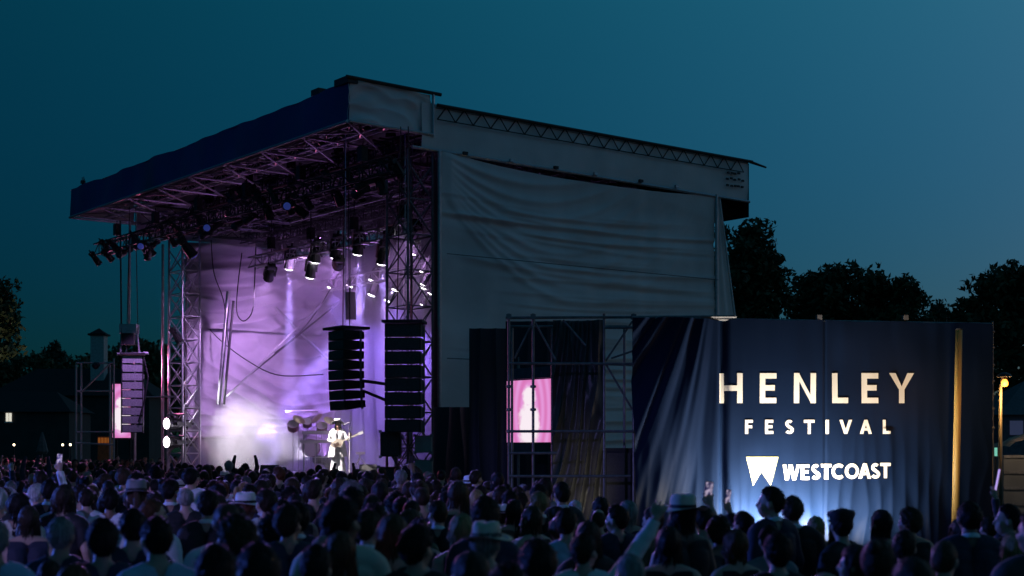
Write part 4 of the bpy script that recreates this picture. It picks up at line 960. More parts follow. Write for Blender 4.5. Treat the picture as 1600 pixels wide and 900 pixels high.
Y_ = 61.0
M_pinklit = mat('pink_lit_tube', (.45, .40, .42), .45, .3, .15, 6)  # pink light on the scaffold tinted into the tube colour
ls = thing('scaffold_frame', px(145, 700, Y_) * np.array([1, 1, 0]), 'pink lit tube scaffold left of the lavender speaker array', 'scaffold')
for x, dy, yt in ((119, .8, 570), (127, 0, 566), (178, 0, 560), (172, .8, 570)):
    p_ = px(x, yt, Y_ + dy); MB().tube(ground(p_), p_, .045, n=7).build('standard', M_pinklit, ls)
for y in (567, 611, 675): MB().tube(px(119, y, Y_ - .03), px(178, y, Y_ - .03), .04, n=7).build('ledger', M_pinklit, ls)
MB().tube(px(128, 612, Y_ - .08), px(172, 568, Y_ - .08), .035).build('brace', M_pinklit, ls)
MB().tube(px(119, 692, Y_ - .03), px(178, 695, Y_ - .03), .04, n=7).build('ledger', M_pinklit, ls)
Ys = 63.0
ls2 = thing('video_screen', px(190, 700, Ys) * np.array([1, 1, 0]), 'pink video screen mostly hidden behind the left speaker array', 'video screen')
zs0, zs1 = px(0, 684, Ys)[2], px(0, 600, Ys)[2]; xa, xb = px(176, 0, Ys)[0], px(204, 0, Ys)[0]
o = MB().abox(-(xb - xa) / 2, (xb - xa) / 2, -.02, .02, -(zs1 - zs0) / 2, (zs1 - zs0) / 2).build('picture', M_scr, None, origin=(0, 0, 0)); o.parent = ls2; o.location = (((xa + xb) / 2) - WLOC[ls2.name][0], 0, (zs0 + zs1) / 2)
MB().abox(xa - .05, xb + .05, Ys + .05, Ys + .2, zs0 - .08, zs1 + .08).build('casing', M_box, ls2)
for xx in (xa + .1, xb - .1): MB().tube((xx, Ys + .3, 0), (xx, Ys + .3, zs1), .05).build('support', M_dark, ls2)
ob = thing('orange_cabinet', px(163, 700, 64) * np.array([1, 1, 0]), 'dim orange cabinet under the pink scaffold', 'cabinet')
c = px(163, 688, 64); MB().abox(c[0] - .3, c[0] + .3, 64, 64.5, 0, c[2] + .18).build('body', mat('orange_paint', (.5, .16, .04), .6), ob)
for k in range(4): MB().abox(c[0] - .27 + k * .14, c[0] - .17 + k * .14, 63.97, 63.99, c[2] - .12, c[2] + .12).build('slat', emit('orange_glow', (1, .3, .05), .18), ob)
ps = thing('parasol', px(66, 700, 72) * np.array([1, 1, 0]), 'closed pale parasol standing beyond the far left crowd', 'parasol')
b_ = WLOC[ps.name]; MB().tube(b_, b_ + Zv * 3.0, .03).build('pole', M_scaf, ps); MB().lathe(b_ + Zv * 1.9, [(.22, 0), (.30, .12), (.16, .7), (.04, 1.1)], 9).build('canopy', mat('parasol_cloth', (.10, .10, .11), .8), ps)
for k, (x, Yq) in enumerate(((22, 70), (98, 69), (110, 66))):
    b_ = px(x, 700, Yq) * np.array([1, 1, 0]); T = thing('festoon_post', b_, 'short post with a tiny warm bulb, %s from the left' % ORD[k], 'lamp', 'festoon posts at the far left')
    MB().tube(b_, b_ + Zv * 2.3, .025).build('post', M_dark, T); MB().lathe(b_ + Zv * 2.3, [(.03, 0), (.06, .05), (.03, .11)], 8).build('bulb', emit('festoon_bulb', (1, .8, .5), 5), T)

# ------------------------------------------------------------------ people
def capsule(p, q, r0, r1, n=12, flat=1.0, axis=None):
    """closed tapered capsule; flat squeezes it along axis"""
    p = np.asarray(p, float); q = np.asarray(q, float); d = q - p; L = np.linalg.norm(d); d = d / L if L > 1e-9 else np.array([0, 0, 1.])
    u = np.cross(d, (0, 0, 1) if abs(d[2]) < .9 else (1, 0, 0)); u /= np.linalg.norm(u); w_ = np.cross(d, u)
    prof = [(-math.sin(a_) * r0, math.cos(a_) * r0) for a_ in np.linspace(math.pi / 2 * .92, 0, 4)] + [(L + math.sin(a_) * r1, math.cos(a_) * r1) for a_ in np.linspace(0, math.pi / 2 * .92, 4)]
    an = np.arange(n) * 2 * math.pi / n; ring = np.cos(an)[:, None] * u + np.sin(an)[:, None] * w_
    V = np.vstack([p + d * h + ring * r for h, r in prof])
    if axis is not None:
        ax = np.asarray(axis, float); c = (p + q) / 2; V = V - ((V - c) @ ax)[:, None] * ax * (1 - flat)
    f = []
    for k in range(len(prof) - 1): f += [(k * n + i, k * n + (i + 1) % n, (k + 1) * n + (i + 1) % n, (k + 1) * n + i) for i in range(n)]
    f += [tuple(range(n))[::-1], tuple(range((len(prof) - 1) * n, len(prof) * n))]
    return V, f
def ellipsoid(c, r, n=14, m=9):
    th = np.linspace(.12, math.pi - .12, m); an = np.arange(n) * 2 * math.pi / n
    V = np.array([[c[0] + r[0] * math.sin(t) * math.cos(a), c[1] + r[1] * math.sin(t) * math.sin(a), c[2] - r[2] * math.cos(t)] for t in th for a in an])
    f = []
    for k in range(m - 1): f += [(k * n + i, k * n + (i + 1) % n, (k + 1) * n + (i + 1) % n, (k + 1) * n + i) for i in range(n)]
    f += [tuple(range(n))[::-1], tuple(range((m - 1) * n, m * n))]
    return V, f
HC = np.array([0, .018, 1.615])          # head centre of the 1.74 m figure
def rot_head(V, yaw, pitch=0.0):
    V = np.asarray(V, float); c = np.array([0, 0, 1.52]); W_ = V - c
    cp_, sp_ = math.cos(pitch), math.sin(pitch); W_ = np.stack([W_[:, 0], W_[:, 1] * cp_ - W_[:, 2] * sp_, W_[:, 1] * sp_ + W_[:, 2] * cp_], 1)
    cy, sy = math.cos(yaw), math.sin(yaw)
    return np.stack([W_[:, 0] * cy - W_[:, 1] * sy, W_[:, 0] * sy + W_[:, 1] * cy, W_[:, 2]], 1) + c
ARMS = {  # elbow, wrist, finger direction for a right arm (mirrored for the left)
    'down': ((.245, -.04, 1.13), (.26, .05, .89), (.02, .15, -1)),
    'fold': ((.25, .03, 1.13), (.08, .22, 1.14), (-1, .1, .1)),
    'phone': ((.27, .20, 1.44), (.17, .30, 1.72), (-.1, .2, 1)),
    'up': ((.29, .07, 1.66), (.24, .10, 1.93), (-.05, .05, 1)),
    'high': ((.36, .06, 1.60), (.50, .10, 1.83), (.45, .1, 1)),
    'strum': ((.27, -.02, 1.13), (.06, .22, 1.02), (-1, .2, -.25)),
    'fret': ((.30, .08, 1.14), (.36, .30, 1.22), (.1, .3, 1)),
}
def figure_parts(ra, la, yaw, pitch=0.0, hands=True):
    B_ = []       # (kind, verts, faces, p, q, r)
    def cap(kind, p, q, r0, r1, **k): V, f = capsule(p, q, r0, r1, **k); B_.append([kind, V, f, np.array(p, float), np.array(q, float), (r0 + r1) / 2])
    Y_ax = (0, 1, 0)
    for sx in (-1, 1):
        cap('hip', (sx * .075, 0, .93), (sx * .07, -.005, 1.10), .115, .108)
        cap('torso', (sx * .07, -.005, 1.10), (sx * .095, -.01, 1.30), .108, .108)
        cap('torso', (sx * .05, -.01, 1.40), (sx * .165, -.015, 1.385), .072, .066)
        cap('torso', (0, -.012, 1.455), (sx * .14, -.015, 1.41), .056, .052)
        cap('leg', (sx * .09, 0, .92), (sx * .10, .01, .50), .098, .062); cap('leg', (sx * .10, .01, .50), (sx * .105, -.02, .09), .062, .042)
        cap('foot', (sx * .105, -.03, .05), (sx * .125, .15, .035), .045, .038)
        e, w_, fd = ARMS[ra if sx > 0 else la]; e = np.array(e) * (sx, 1, 1); w_ = np.array(w_) * (sx, 1, 1); fd = np.array(fd, float) * (sx, 1, 1); fd /= np.linalg.norm(fd)
        sh = np.array([sx * .185, -.012, 1.375])
        cap('upper', sh, e, .058, .046); cap('fore', e, w_, .044, .031)
        if hands:
            pal = w_ + fd * .085
            side = np.cross(fd, (0, 1, 0) if abs(fd[1]) < .8 else (1, 0, 0)); side /= np.linalg.norm(side); nn = np.cross(side, fd)
            cap('hand', w_ + fd * .01, pal, .030, .040, flat=.55, axis=nn)
            cap('hand', w_ + fd * .01, w_ + fd * .03, .030, .030)
            for k, L in enumerate((.068, .078, .074, .058)):
                b0 = pal + side * (.033 - .022 * k) + fd * .005; m_ = b0 + (fd * .9 + side * (.34 - .22 * k) + nn * .15) * L * .55; t_ = m_ + (fd * .8 + nn * .6) * L * .5
                cap('hand', b0, m_, .0100, .0092, n=8); cap('hand', m_, t_, .0092, .0075, n=8)
            t0 = w_ + fd * .035 + side * .03; t1 = t0 + fd * .035 + side * .032; cap('hand', t0, t1, .013, .011, n=8); cap('hand', t1, t1 + fd * .03 + nn * .008, .011, .009, n=8)
    cap('neck', (0, -.015, 1.43), (0, .0, 1.53), .060, .054)
    def head(V, f): V = rot_head(V, yaw, pitch); B_.append(['head', V, f, V.mean(0), V.mean(0) + 1e-3, (V.max(0) - V.min(0)).mean() / 2])
    head(*ellipsoid(HC + (0, -.012, .018), (.076, .097, .105))); head(*ellipsoid(HC + (0, .030, -.05), (.058, .066, .072)))
    head(*ellipsoid(HC + (0, .052, -.098), (.026, .026, .022), 10, 7))
    head(*capsule(HC + (0, .090, .012), HC + (0, .110, -.026), .009, .014, n=8)); head(*capsule(HC + (-.03, .083, .022), HC + (.03, .083, .022), .011, .011, n=8))
    head(*capsule(HC + (-.016, .090, -.062), HC + (.016, .090, -.062), .008, .008, n=8)); head(*capsule(HC + (-.016, .089, -.074), HC + (.016, .089, -.074), .009, .009, n=8))
    for sx in (-1, 1):
        head(*ellipsoid(HC + (sx * .080, -.008, -.012), (.012, .022, .033), 8, 7)); head(*ellipsoid(HC + (sx * .045, .058, -.03), (.026, .026, .026), 8, 7))
    return B_
def remesh(name, V, f, voxel, it=4):
    me = bpy.data.meshes.new(name); me.from_pydata(V.tolist(), [], f); o = bpy.data.objects.new(name, me); COL.objects.link(o)
    m_ = o.modifiers.new('r', 'REMESH'); m_.mode = 'VOXEL'; m_.voxel_size = voxel
    m_ = o.modifiers.new('s', 'SMOOTH'); m_.factor = .5; m_.iterations = it
    dg = bpy.context.evaluated_depsgraph_get(); dg.update(); out = bpy.data.meshes.new_from_object(o.evaluated_get(dg))
    bpy.data.objects.remove(o); bpy.data.meshes.remove(me); out.name = name
    return out
def arrays(me):
    V = np.zeros(len(me.vertices) * 3); me.vertices.foreach_get('co', V); V = V.reshape(-1, 3)
    N = np.zeros(len(V) * 3); me.vertex_normals.foreach_get('vector', N); return V, N.reshape(-1, 3), [tuple(p.vertices) for p in me.polygons]
def classify(V, B_):
    best = np.full(len(V), 1e9); lab = np.zeros(len(V), int); kinds = []
    for k, (kind, _, _, p, q, r) in enumerate(B_):
        kinds.append(kind); d = q - p; t = np.clip(((V - p) @ d) / max(d @ d, 1e-9), 0, 1); dist = np.linalg.norm(V - p - t[:, None] * d, axis=1) - r
        if kind == 'head': dist = np.where(V[:, 2] > 1.5, dist, dist + .05)
        up_ = dist < best; best[up_] = dist[up_]; lab[up_] = k
    return np.array(kinds)[lab]
def submesh(name, V, N, F_, keep, off, wob, seed, zmax=9, hem=None):
    idx = -np.ones(len(V), int); fs = [q for q in F_ if all(keep[i] for i in q)]
    used_ = np.unique(np.array([i for q in fs for i in q])); idx[used_] = np.arange(len(used_))
    v = V[used_]; n = N[used_]
    w_ = off + wob * (vnoise(v[:, 0] * 14 + 5, v[:, 2] * 9 + v[:, 1] * 7, seed) + .6 * vnoise(v[:, 0] * 6 + v[:, 1] * 9, v[:, 2] * 26, seed + 1))
    v = v + n * w_[:, None]
    cnt = {}
    for q in fs:
        for a_, b_ in zip(q, q[1:] + q[:1]): e = (min(a_, b_), max(a_, b_)); cnt[e] = cnt.get(e, 0) + 1
    be = np.array([e for e, c_ in cnt.items() if c_ == 1]); be = idx[be]
    for _ in range(10):
        acc = np.zeros_like(v); num = np.zeros(len(v)); np.add.at(acc, be[:, 0], v[be[:, 1]]); np.add.at(acc, be[:, 1], v[be[:, 0]]); np.add.at(num, be[:, 0], 1); np.add.at(num, be[:, 1], 1)
        k_ = num > 0; v[k_] = .5 * v[k_] + .5 * acc[k_] / num[k_][:, None]
    me = bpy.data.meshes.new(name); me.from_pydata(v.tolist(), [], [tuple(idx[i] for i in q) for q in fs]); me.shade_smooth(); me.update()
    return me
BODY = {}
def body_variant(key, ra, la, yaw, pitch=0.0, voxel=.0125, hands=True):
    B_ = figure_parts(ra, la, yaw, pitch, hands)
    n = 0; Vs = []; Fs = []
    for b in B_: Vs.append(b[1]); Fs += [tuple(i + n for i in q) for q in b[2]]; n += len(b[1])
    me = remesh('person', np.vstack(Vs), Fs, voxel); me.shade_smooth()
    V, N, F_ = arrays(me); kd = classify(V, B_)
    isin = lambda *k: np.isin(kd, k)
    long_ = isin('torso', 'hip', 'upper', 'fore') & (V[:, 2] > .86) | isin('upper', 'fore')
    long_ &= ~((np.abs(V[:, 0]) < .07) & (V[:, 2] > 1.476 - .05 * (V[:, 1] > .02)))
    short = isin('torso', 'hip') & (V[:, 2] > .86) & ~((np.abs(V[:, 0]) < .07) & (V[:, 2] > 1.470 - .05 * (V[:, 1] > .02))) | (isin('upper') & (np.linalg.norm(V - np.array([0, 0, 1.38]), axis=1) < .31))
    vest = isin('torso', 'hip') & (V[:, 2] > .60) & (V[:, 2] < 1.435) & (np.abs(V[:, 0]) < .18)
    tro = isin('leg', 'hip') & (V[:, 2] < .95) & (V[:, 2] > .08)
    d = dict(body=me, long=submesh('jacket', V, N, F_, long_, .017, .007, 3), short=submesh('shirt', V, N, F_, short, .012, .005, 5),
             vest=submesh('dress_top', V, N, F_, vest, .008, .003, 7), trousers=submesh('trousers', V, N, F_, tro, .014, .006, 9),
             shoes=submesh('shoes', V, N, F_, isin('foot'), .006, .0, 11), yaw=yaw, pitch=pitch, ra=ra, la=la)
    BODY[key] = d
    return d
R_ = math.radians
body_variant('idle', 'down', 'down', 0); body_variant('idle_left', 'down', 'down', R_(38)); body_variant('idle_right', 'down', 'fold', R_(-38))
body_variant('fold', 'fold', 'fold', R_(12)); body_variant('phone', 'phone', 'fold', 0, -.05, .0085); body_variant('cheer', 'up', 'up', 0, .1, .0085)
body_variant('wave', 'up', 'down', R_(-15), 0, .009); body_variant('reach', 'high', 'down', R_(-25), 0, .009)

# hair: shells on the scalp, in the head frame of the 1.74 m figure, yaw 0
def hair_mesh(kind, seed, low=False):
    nph, nv = (18, 11) if low else (56, 26); V = np.zeros((nph, nv, 3)); r_ = np.random.default_rng(seed)
    ph = np.arange(nph) * 2 * math.pi / nph                  # 0 = +x, pi/2 = face
    c = HC + np.array([0, -.014, .018])
    front = np.sin(ph)                                       # 1 at the face
    base_off = {'short': .010, 'crop': .004, 'full': .022, 'curly': .027, 'long': .016, 'bob': .024, 'bun': .010, 'tail': .010, 'bald': .003}[kind]
    drop = {'long': .34, 'bob': .12}.get(kind, 0)
    n1 = (6 if low else 14) if drop else nv
    for i, p in enumerate(ph):
        f_ = front[i]
        line = np.interp(f_, [-1, -.3, .25, .55, 1], [-.098, -.072, -.018, .042, .060])      # hairline height below/above centre
        if kind in ('short', 'crop', 'full'): line = np.interp(f_, [-1, -.45, -.1, .2, .5, 1], [-.100, -.080, .004, -.004, .045, .062])
        thmax = math.acos(np.clip(line / .106, -1, 1))
        thmin = .02 if kind != 'bald' else np.interp(f_, [-1, .2, 1], [.75, 1.2, thmax - .02])
        for j in range(n1):
            th = thmin + (thmax - thmin) * j / (n1 - 1)
            o = base_off * (1 - .55 * (j / (n1 - 1)) ** 3) * (1 if not drop else 1)
            if kind in ('full', 'short', 'bob', 'long'): o += .006 * math.sin(p * 9 + th * 4) * .5 + .004 * vnoise(np.array(p * 5.0), np.array(th * 5), seed)
            if kind == 'curly': o += .016 * vnoise(np.array(p * 4.2), np.array(th * 4.5), seed) + .008 * vnoise(np.array(p * 11), np.array(th * 10), seed + 1)
            else: o += .0035 * vnoise(np.array(p * 14), np.array(th * 3), seed + 2)
            V[i, j] = c + np.array([(.079 + o) * math.sin(th) * math.cos(p), (.100 + o) * math.sin(th) * math.sin(p), (.107 + o * .8) * math.cos(th)])
        if drop:
            e = V[i, n1 - 1].copy(); L = drop * np.interp(f_, [-1, -.2, .45, .6, 1], [1, 1, .75, .05, .0])
            for j in range(n1, nv):
                t = (j - n1 + 1) / (nv - n1); rad = e - c; rad[2] = 0; rad /= max(1e-6, np.linalg.norm(rad))
                wv = .007 * math.sin(p * 13 + t * 5) + .010 * float(vnoise(np.array(p * 6.), np.array(t * 3.), seed + 3)) * t
                out = (.022 * math.sin(min(1, t * 1.6) * math.pi * .55) if drop > .2 else .014 * math.sin(t * math.pi)) * (L > .02)
                V[i, j] = e + rad * (out + wv) + np.array([0, -.015 * t if drop > .2 else 0, -L * t])
    f = [(i * nv + j, ((i + 1) % nph) * nv + j, ((i + 1) % nph) * nv + j + 1, i * nv + j + 1) for i in range(nph) for j in range(nv - 1)]
    mb = MB().add(V.reshape(-1, 3), f)
    n_s = 0 if low else {'crop': 260, 'bald': 160}.get(kind, 700)
    for _ in range(n_s):
        i = r_.integers(nph); j = int(r_.integers(1, nv - 3)) if not drop else int(r_.integers(1, nv - 6)); a_ = V[i, j]; st_ = 3 if not drop else 5
        b_ = V[(i + r_.integers(-2, 3)) % nph, min(nv - 1, j + st_)]; out_ = a_ - c; out_ = out_ / np.linalg.norm(out_)
        d_ = b_ - a_; L_ = np.linalg.norm(d_)
        if L_ < .004: continue
        lift = {'crop': .004, 'bald': .003, 'curly': .022, 'full': .014}.get(kind, .009) * r_.random()
        sd_ = np.cross(d_, out_); sd_ = sd_ / max(1e-6, np.linalg.norm(sd_)) * .0035
        m_ = (a_ + b_) / 2 + out_ * (lift + .003); e_ = b_ + out_ * lift * r_.uniform(.2, 1.5) + r_.normal(size=3) * .004
        mb.add([a_ - sd_, a_ + sd_, m_ + sd_ * .8, m_ - sd_ * .8, e_], [(0, 1, 2, 3), (3, 2, 4)])
    if kind == 'bun': mb.add(*ellipsoid(c + np.array([0, -.085, .075]), (.042, .042, .040)))
    if kind == 'tail':
        pts = [c + np.array(v) for v in ((0, -.10, .03), (0, -.135, .02), (0, -.15, -.05), (.005, -.135, -.14), (.01, -.125, -.22))]
        for a_, b_, r0, r1 in zip(pts[:-1], pts[1:], (.02, .03, .034, .028), (.03, .034, .028, .008)): mb.add(*capsule(a_, b_, r0, r1, n=10))
    me = mb.mesh('hair'); me.shade_smooth(); return me
HAIR = {k: hair_mesh(k, 80 + i) for i, k in enumerate(('short', 'crop', 'full', 'curly', 'long', 'bob', 'bun', 'tail', 'bald'))}
HAIR_FAR = {k: hair_mesh(k, 80 + i, True) for i, k in enumerate(HAIR)}
def hat_meshes(kind):
    c = HC + np.array([0, -.012, .05])
    if kind == 'panama':
        n = 40; prof = [(.150, .004), (.185, .0), (.150, -.003), (.102, .004), (.100, .03), (.097, .075), (.085, .105), (.05, .112), (.004, .10)]
        mb = MB(); an = np.arange(n) * 2 * math.pi / n; V = []
        for r, h in prof:
            for a_ in an: 
                dip = -.018 * math.cos(2 * a_) * ((r > .11) * (r - .1) / .08) + (-.014 * abs(math.sin(a_)) ** 8 if h > .09 else 0)
                V.append(c + np.array([r * .92 * math.cos(a_), r * 1.1 * math.sin(a_), h + dip]))
        f = [(k * n + i, k * n + (i + 1) % n, (k + 1) * n + (i + 1) % n, (k + 1) * n + i) for k in range(len(prof) - 1) for i in range(n)]
        mb.add(V, f); b = MB(); b.add([c + np.array([r * .92 * math.cos(a_), r * 1.1 * math.sin(a_), h]) for r, h in ((.1035, .006), (.1025, .032)) for a_ in an], [(i, (i + 1) % n, n + (i + 1) % n, n + i) for i in range(n)])
        m1 = mb.mesh('hat'); m2 = b.mesh('hat_band')
    else:
        n = 32; an = np.arange(n) * 2 * math.pi / n; mb = MB(); V = []
        prof = [(.100, -.012), (.112, .02), (.128, .05), (.118, .075), (.06, .085), (.004, .088)]
        for r, h in prof:
            for a_ in an: V.append(c + np.array([r * .9 * math.cos(a_), r * 1.05 * math.sin(a_) + .012 * (h > .03), h - .018 * math.sin(a_) * (h > .03)]))
        mb.add(V, [(k * n + i, k * n + (i + 1) % n, (k + 1) * n + (i + 1) % n, (k + 1) * n + i) for k in range(len(prof) - 1) for i in range(n)])
        pk = [c + np.array([.085 * math.cos(a_), .09 + .075 * math.sin(a_), .0 - .015 * math.sin(a_) + dz]) for dz in (0, -.008) for a_ in np.linspace(0, math.pi, 13)]
        b = MB().add(pk, [tuple(range(13)), tuple(range(13, 26))[::-1]] + [(i, 13 + i, 14 + i, i + 1) for i in range(12)]); m1 = mb.mesh('hat'); m2 = b.mesh('hat_peak')
    m1.shade_smooth(); m2.shade_smooth(); return m1, m2
HATS = {k: hat_meshes(k) for k in ('panama', 'cap')}
cb = MB(); 
for dz in (0,): 
    n = 28; an = np.arange(n) * 2 * math.pi / n
    V = [np.array([(r) * math.cos(a_), r * math.sin(a_) - .012, 1.452 + h - .018 * math.sin(a_) + .010 * (math.sin(a_) < 0)]) for r, h in ((.076, 0), (.068, .030), (.063, .032), (.070, -.004)) for a_ in an]
    cb.add(V, [(k * n + i, k * n + (i + 1) % n, (k + 1) * n + (i + 1) % n, (k + 1) * n + i) for k in range(3) for i in range(n)])
COLLAR = cb.mesh('collar'); COLLAR.shade_smooth()
eb = MB()
for sx in (-1, 1): eb.add(*ellipsoid(HC + (sx * .031, .0805, .0), (.013, .006, .0065), 8, 6))
EYES = eb.mesh('eyes'); EYES.shade_smooth()

SKIN = [mat('skin_%s' % n_, c_, .5, 0, .12, 5, spec=.4) for n_, c_ in (('fair', (.48, .30, .23)), ('tan', (.40, .23, .16)), ('brown', (.22, .12, .08)), ('dark', (.10, .055, .04)))]
HCOL = {n_: mat('hair_' + n_, c_, .55, 0, .5, 60, .6, 130, spec=.22, stretch=(1, 1, .12)) for n_, c_ in (('black', (.007, .006, .006)), ('dark brown', (.028, .018, .012)), ('brown', (.06, .035, .02)), ('blond', (.30, .20, .09)), ('grey', (.24, .23, .22)), ('white', (.55, .54, .52)), ('auburn', (.11, .04, .018)))}
CLO = {n_: mat('cloth_' + n_, c_, .75, 0, .12, 8, .2, 60) for n_, c_ in (('black', (.010, .010, .012)), ('navy', (.016, .020, .045)), ('charcoal', (.035, .035, .04)), ('white', (.72, .72, .74)), ('pale blue', (.36, .47, .62)), ('cream', (.58, .53, .42)), ('red', (.30, .03, .04)), ('olive', (.08, .08, .04)), ('pink', (.50, .20, .26)), ('blue', (.05, .10, .32)), ('brown', (.10, .06, .04)), ('grey', (.20, .20, .21)))}
M_phone = emit('phone_screen', (.5, .4, .8), .5)
_n = M_phone.node_tree.nodes; _l = M_phone.node_tree.links
_tc = _n.new('ShaderNodeTexCoord'); _nz = _n.new('ShaderNodeTexNoise'); _nz.inputs['Scale'].default_value = 26; _cr2 = _n.new('ShaderNodeValToRGB')
_l.new(_tc.outputs['Object'], _nz.inputs[0]); _l.new(_nz.outputs[0], _cr2.inputs[0]); _l.new(_cr2.outputs[0], _n['Principled BSDF'].inputs['Emission Color'])
_cr2.color_ramp.elements[0].position = .42; _cr2.color_ramp.elements[0].color = (.02, .02, .10, 1); _cr2.color_ramp.elements[1].position = .62; _cr2.color_ramp.elements[1].color = (.9, .75, 1, 1); M_eye = mat('eye_dark', (.03, .02, .02), .2)

def child(nm, me, parent, m, M4=None):
    o = bpy.data.objects.new(nm, me); COL.objects.link(o); o.parent = parent
    if not me.materials: me.materials.append(m)
    o.material_slots[0].link = 'OBJECT'; o.material_slots[0].material = m
    if M4 is not None: o.matrix_local = M4
    return o
def head_matrix(yaw, pitch):
    c = Vector((0, 0, 1.52)); return Matrix.Translation(c) @ Matrix.Rotation(yaw, 4, 'Z') @ Matrix.Rotation(pitch, 4, 'X') @ Matrix.Translation(-c)
def person(loc, heading, h, variant, skin, hair, hcol, top, tcol, legs='black', hat=None, hatcol='cream', collar=False, label='', group='people in the crowd', wide=1.0):
    d = BODY[variant]; k = h / 1.74
    o = bpy.data.objects.new('person', d['body']); COL.objects.link(o)
    if not d['body'].materials: d['body'].materials.append(SKIN[0])
    o.material_slots[0].link = 'OBJECT'; o.material_slots[0].material = SKIN[skin]
    o.location = loc; o.rotation_euler = (0, 0, heading); o.scale = (k * wide, k * wide, k)
    props(o, label, 'person', group)
    hm = head_matrix(d['yaw'], d['pitch'])
    child('hair', HAIR[hair], o, HCOL[hcol], hm)
    child({'long': 'jacket', 'short': 'shirt', 'vest': 'dress'}[top], d[top], o, CLO[tcol])
    child('trousers', d['trousers'], o, CLO[legs]); child('shoes', d['shoes'], o, CLO['black']); child('eyes', EYES, o, M_eye, hm)
    if collar: child('collar', COLLAR, o, CLO['white'])
    if hat:
        ht = child('hat', HATS[hat][0], o, CLO[hatcol], hm); child('hat_band' if hat == 'panama' else 'hat_peak', HATS[hat][1], ht, CLO['black'] if hat == 'panama' else CLO[hatcol])
    return o
def hand_point(o, which='ra'):
    """where the fingers of a raised arm are, in the world"""
    d = next(v for v in BODY.values() if v['body'] == o.data); sx = 1 if which == 'ra' else -1
    _, w_, fd = ARMS[d[which]]; fd = Vector((fd[0] * sx, fd[1], fd[2])).normalized()
    bpy.context.view_layer.update()
    return o.matrix_world @ (Vector((w_[0] * sx, w_[1], w_[2])) + fd * .12)
PH = MB(); PH.abox(-.037, .037, -.004, .004, -.075, .075); PH = PH.mesh('phone_case'); PS = MB(); PS.abox(-.033, .033, -.0062, -.0045, -.068, .068); PS = PS.mesh('phone_display')
def phone(o, label, lit=True):
    T = bpy.data.objects.new('phone', None); COL.objects.link(T); T.location = hand_point(o) + Vector((0, 0, .05)); WLOC[T.name] = np.array(T.location)
    T.rotation_euler = (.1, .1, o.rotation_euler[2]); props(T, label, 'phone', 'phones held up in the crowd')
    child('phone_case', PH, T, M_box); child('phone_display', PS, T, M_phone if lit else M_box)

STAGE_AT = st(10, 3.5)
def toward(x, Y): return math.atan2(STAGE_AT[1] - Y, STAGE_AT[0] - x) - math.pi / 2
people = []      # dict(x, Y, h, ...)
def spec(px_, top_y, Y, **k):
    d = dict(x=(px_ - 800) / F * Y, Y=Y, h=CAMH - (top_y - HOR) * Y / F - .015, fixed=True); d.update(k); people.append(d); return d
D = 'dark brown'
spec(245, 806, 8.4, v='idle', hair='short', hc='black', top='short', tc='pale blue', dh=.15)
spec(404, 846, 6.2, v='idle', hair='short', hc='black', top='long', tc='black')
spec(57, 755, 17, v='idle_right', hair='short', hc='white', top='short', tc='white')
spec(45, 790, 12.5, v='idle', hair='long', hc='dark brown', top='vest', tc='navy')
spec(135, 762, 16.5, v='idle', hair='short', hc=D, top='short', tc='white', dh=.2)
spec(172, 764, 15.5, v='idle', hair='full', hc='black', top='short', tc='white')
spec(298, 730, 19.5, v='idle', hair='short', hc='black', top='long', tc='white', wide=1.2)
spec(290, 758, 15, v='idle', hair='bald', hc='grey', top='long', tc='black')
spec(160, 812, 8.8, v='idle', hair='full', hc='black', top='long', tc='navy')
spec(325, 765, 12.5, v='idle', hair='short', hc='black', top='long', tc='black', collar=True)
spec(575, 795, 10, v='idle_right', hair='short', hc='brown', top='long', tc='black', collar=True)
spec(650, 822, 8.4, v='idle_right', hair='full', hc='black', top='long', tc='black')
spec(722, 803, 10.8, v='idle', hair='bob', hc='blond', top='vest', tc='navy')
spec(532, 830, 8.2, v='idle', hair='long', hc='auburn', top='vest', tc='black')
spec(450, 790, 10.5, v='idle_right', hair='full', hc=D, top='long', tc='navy')
spec(490, 748, 16, v='idle_right', hair='short', hc=D, top='long', tc='black')
spec(783, 790, 15.5, v='idle', hair='short', hc=D, top='short', tc='white', hat='panama', hatc='white')
spec(885, 793, 11.5, v='idle_right', hair='short', hc=D, top='short', tc='pale blue')
spec(745, 765, 17, v='idle', hair='long', hc='blond', top='vest', tc='grey')
spec(832, 790, 13, v='idle', hair='long', hc='brown', top='vest', tc='black')
spec(912, 832, 9.4, v='reach', hair='short', hc=D, top='long', tc='white', arm=True, dh=-.15)
spec(965, 790, 13, v='idle_left', hair='full', hc=D, top='long', tc='navy')
spec(1068, 776, 11, v='idle', hair='long', hc='black', top='vest', tc='black', hat='panama', hatc='cream')
spec(1100, 790, 12.4, v='phone', hair='short', hc=D, top='short', tc='white', ph=True)
spec(1163, 800, 13, v='phone', hair='full', hc='black', top='long', tc='black', ph=True)
spec(1150, 828, 10.5, v='idle', hair='bob', hc='auburn', top='vest', tc='black')
spec(1315, 796, 11.4, v='idle_right', hair='short', hc='black', top='long', tc='black', hat='cap', hatc='black')
spec(1378, 796, 12.5, v='idle', hair='long', hc='black', top='vest', tc='navy')
spec(1422, 795, 13, v='idle_left', hair='curly', hc='brown', top='vest', tc='black')
spec(1475, 842, 8.6, v='idle_right', hair='crop', hc='brown', top='short', tc='pale blue')
spec(1545, 806, 14, v='wave', hair='full', hc='brown', top='long', tc='charcoal', stick=True)
spec(1585, 832, 10, v='idle', hair='long', hc='blond', top='vest', tc='blue')
spec(1215, 834, 9.2, v='idle', hair='full', hc='black', top='long', tc='black')
spec(1275, 806, 13.5, v='idle', hair='long', hc='blond', top='vest', tc='cream')
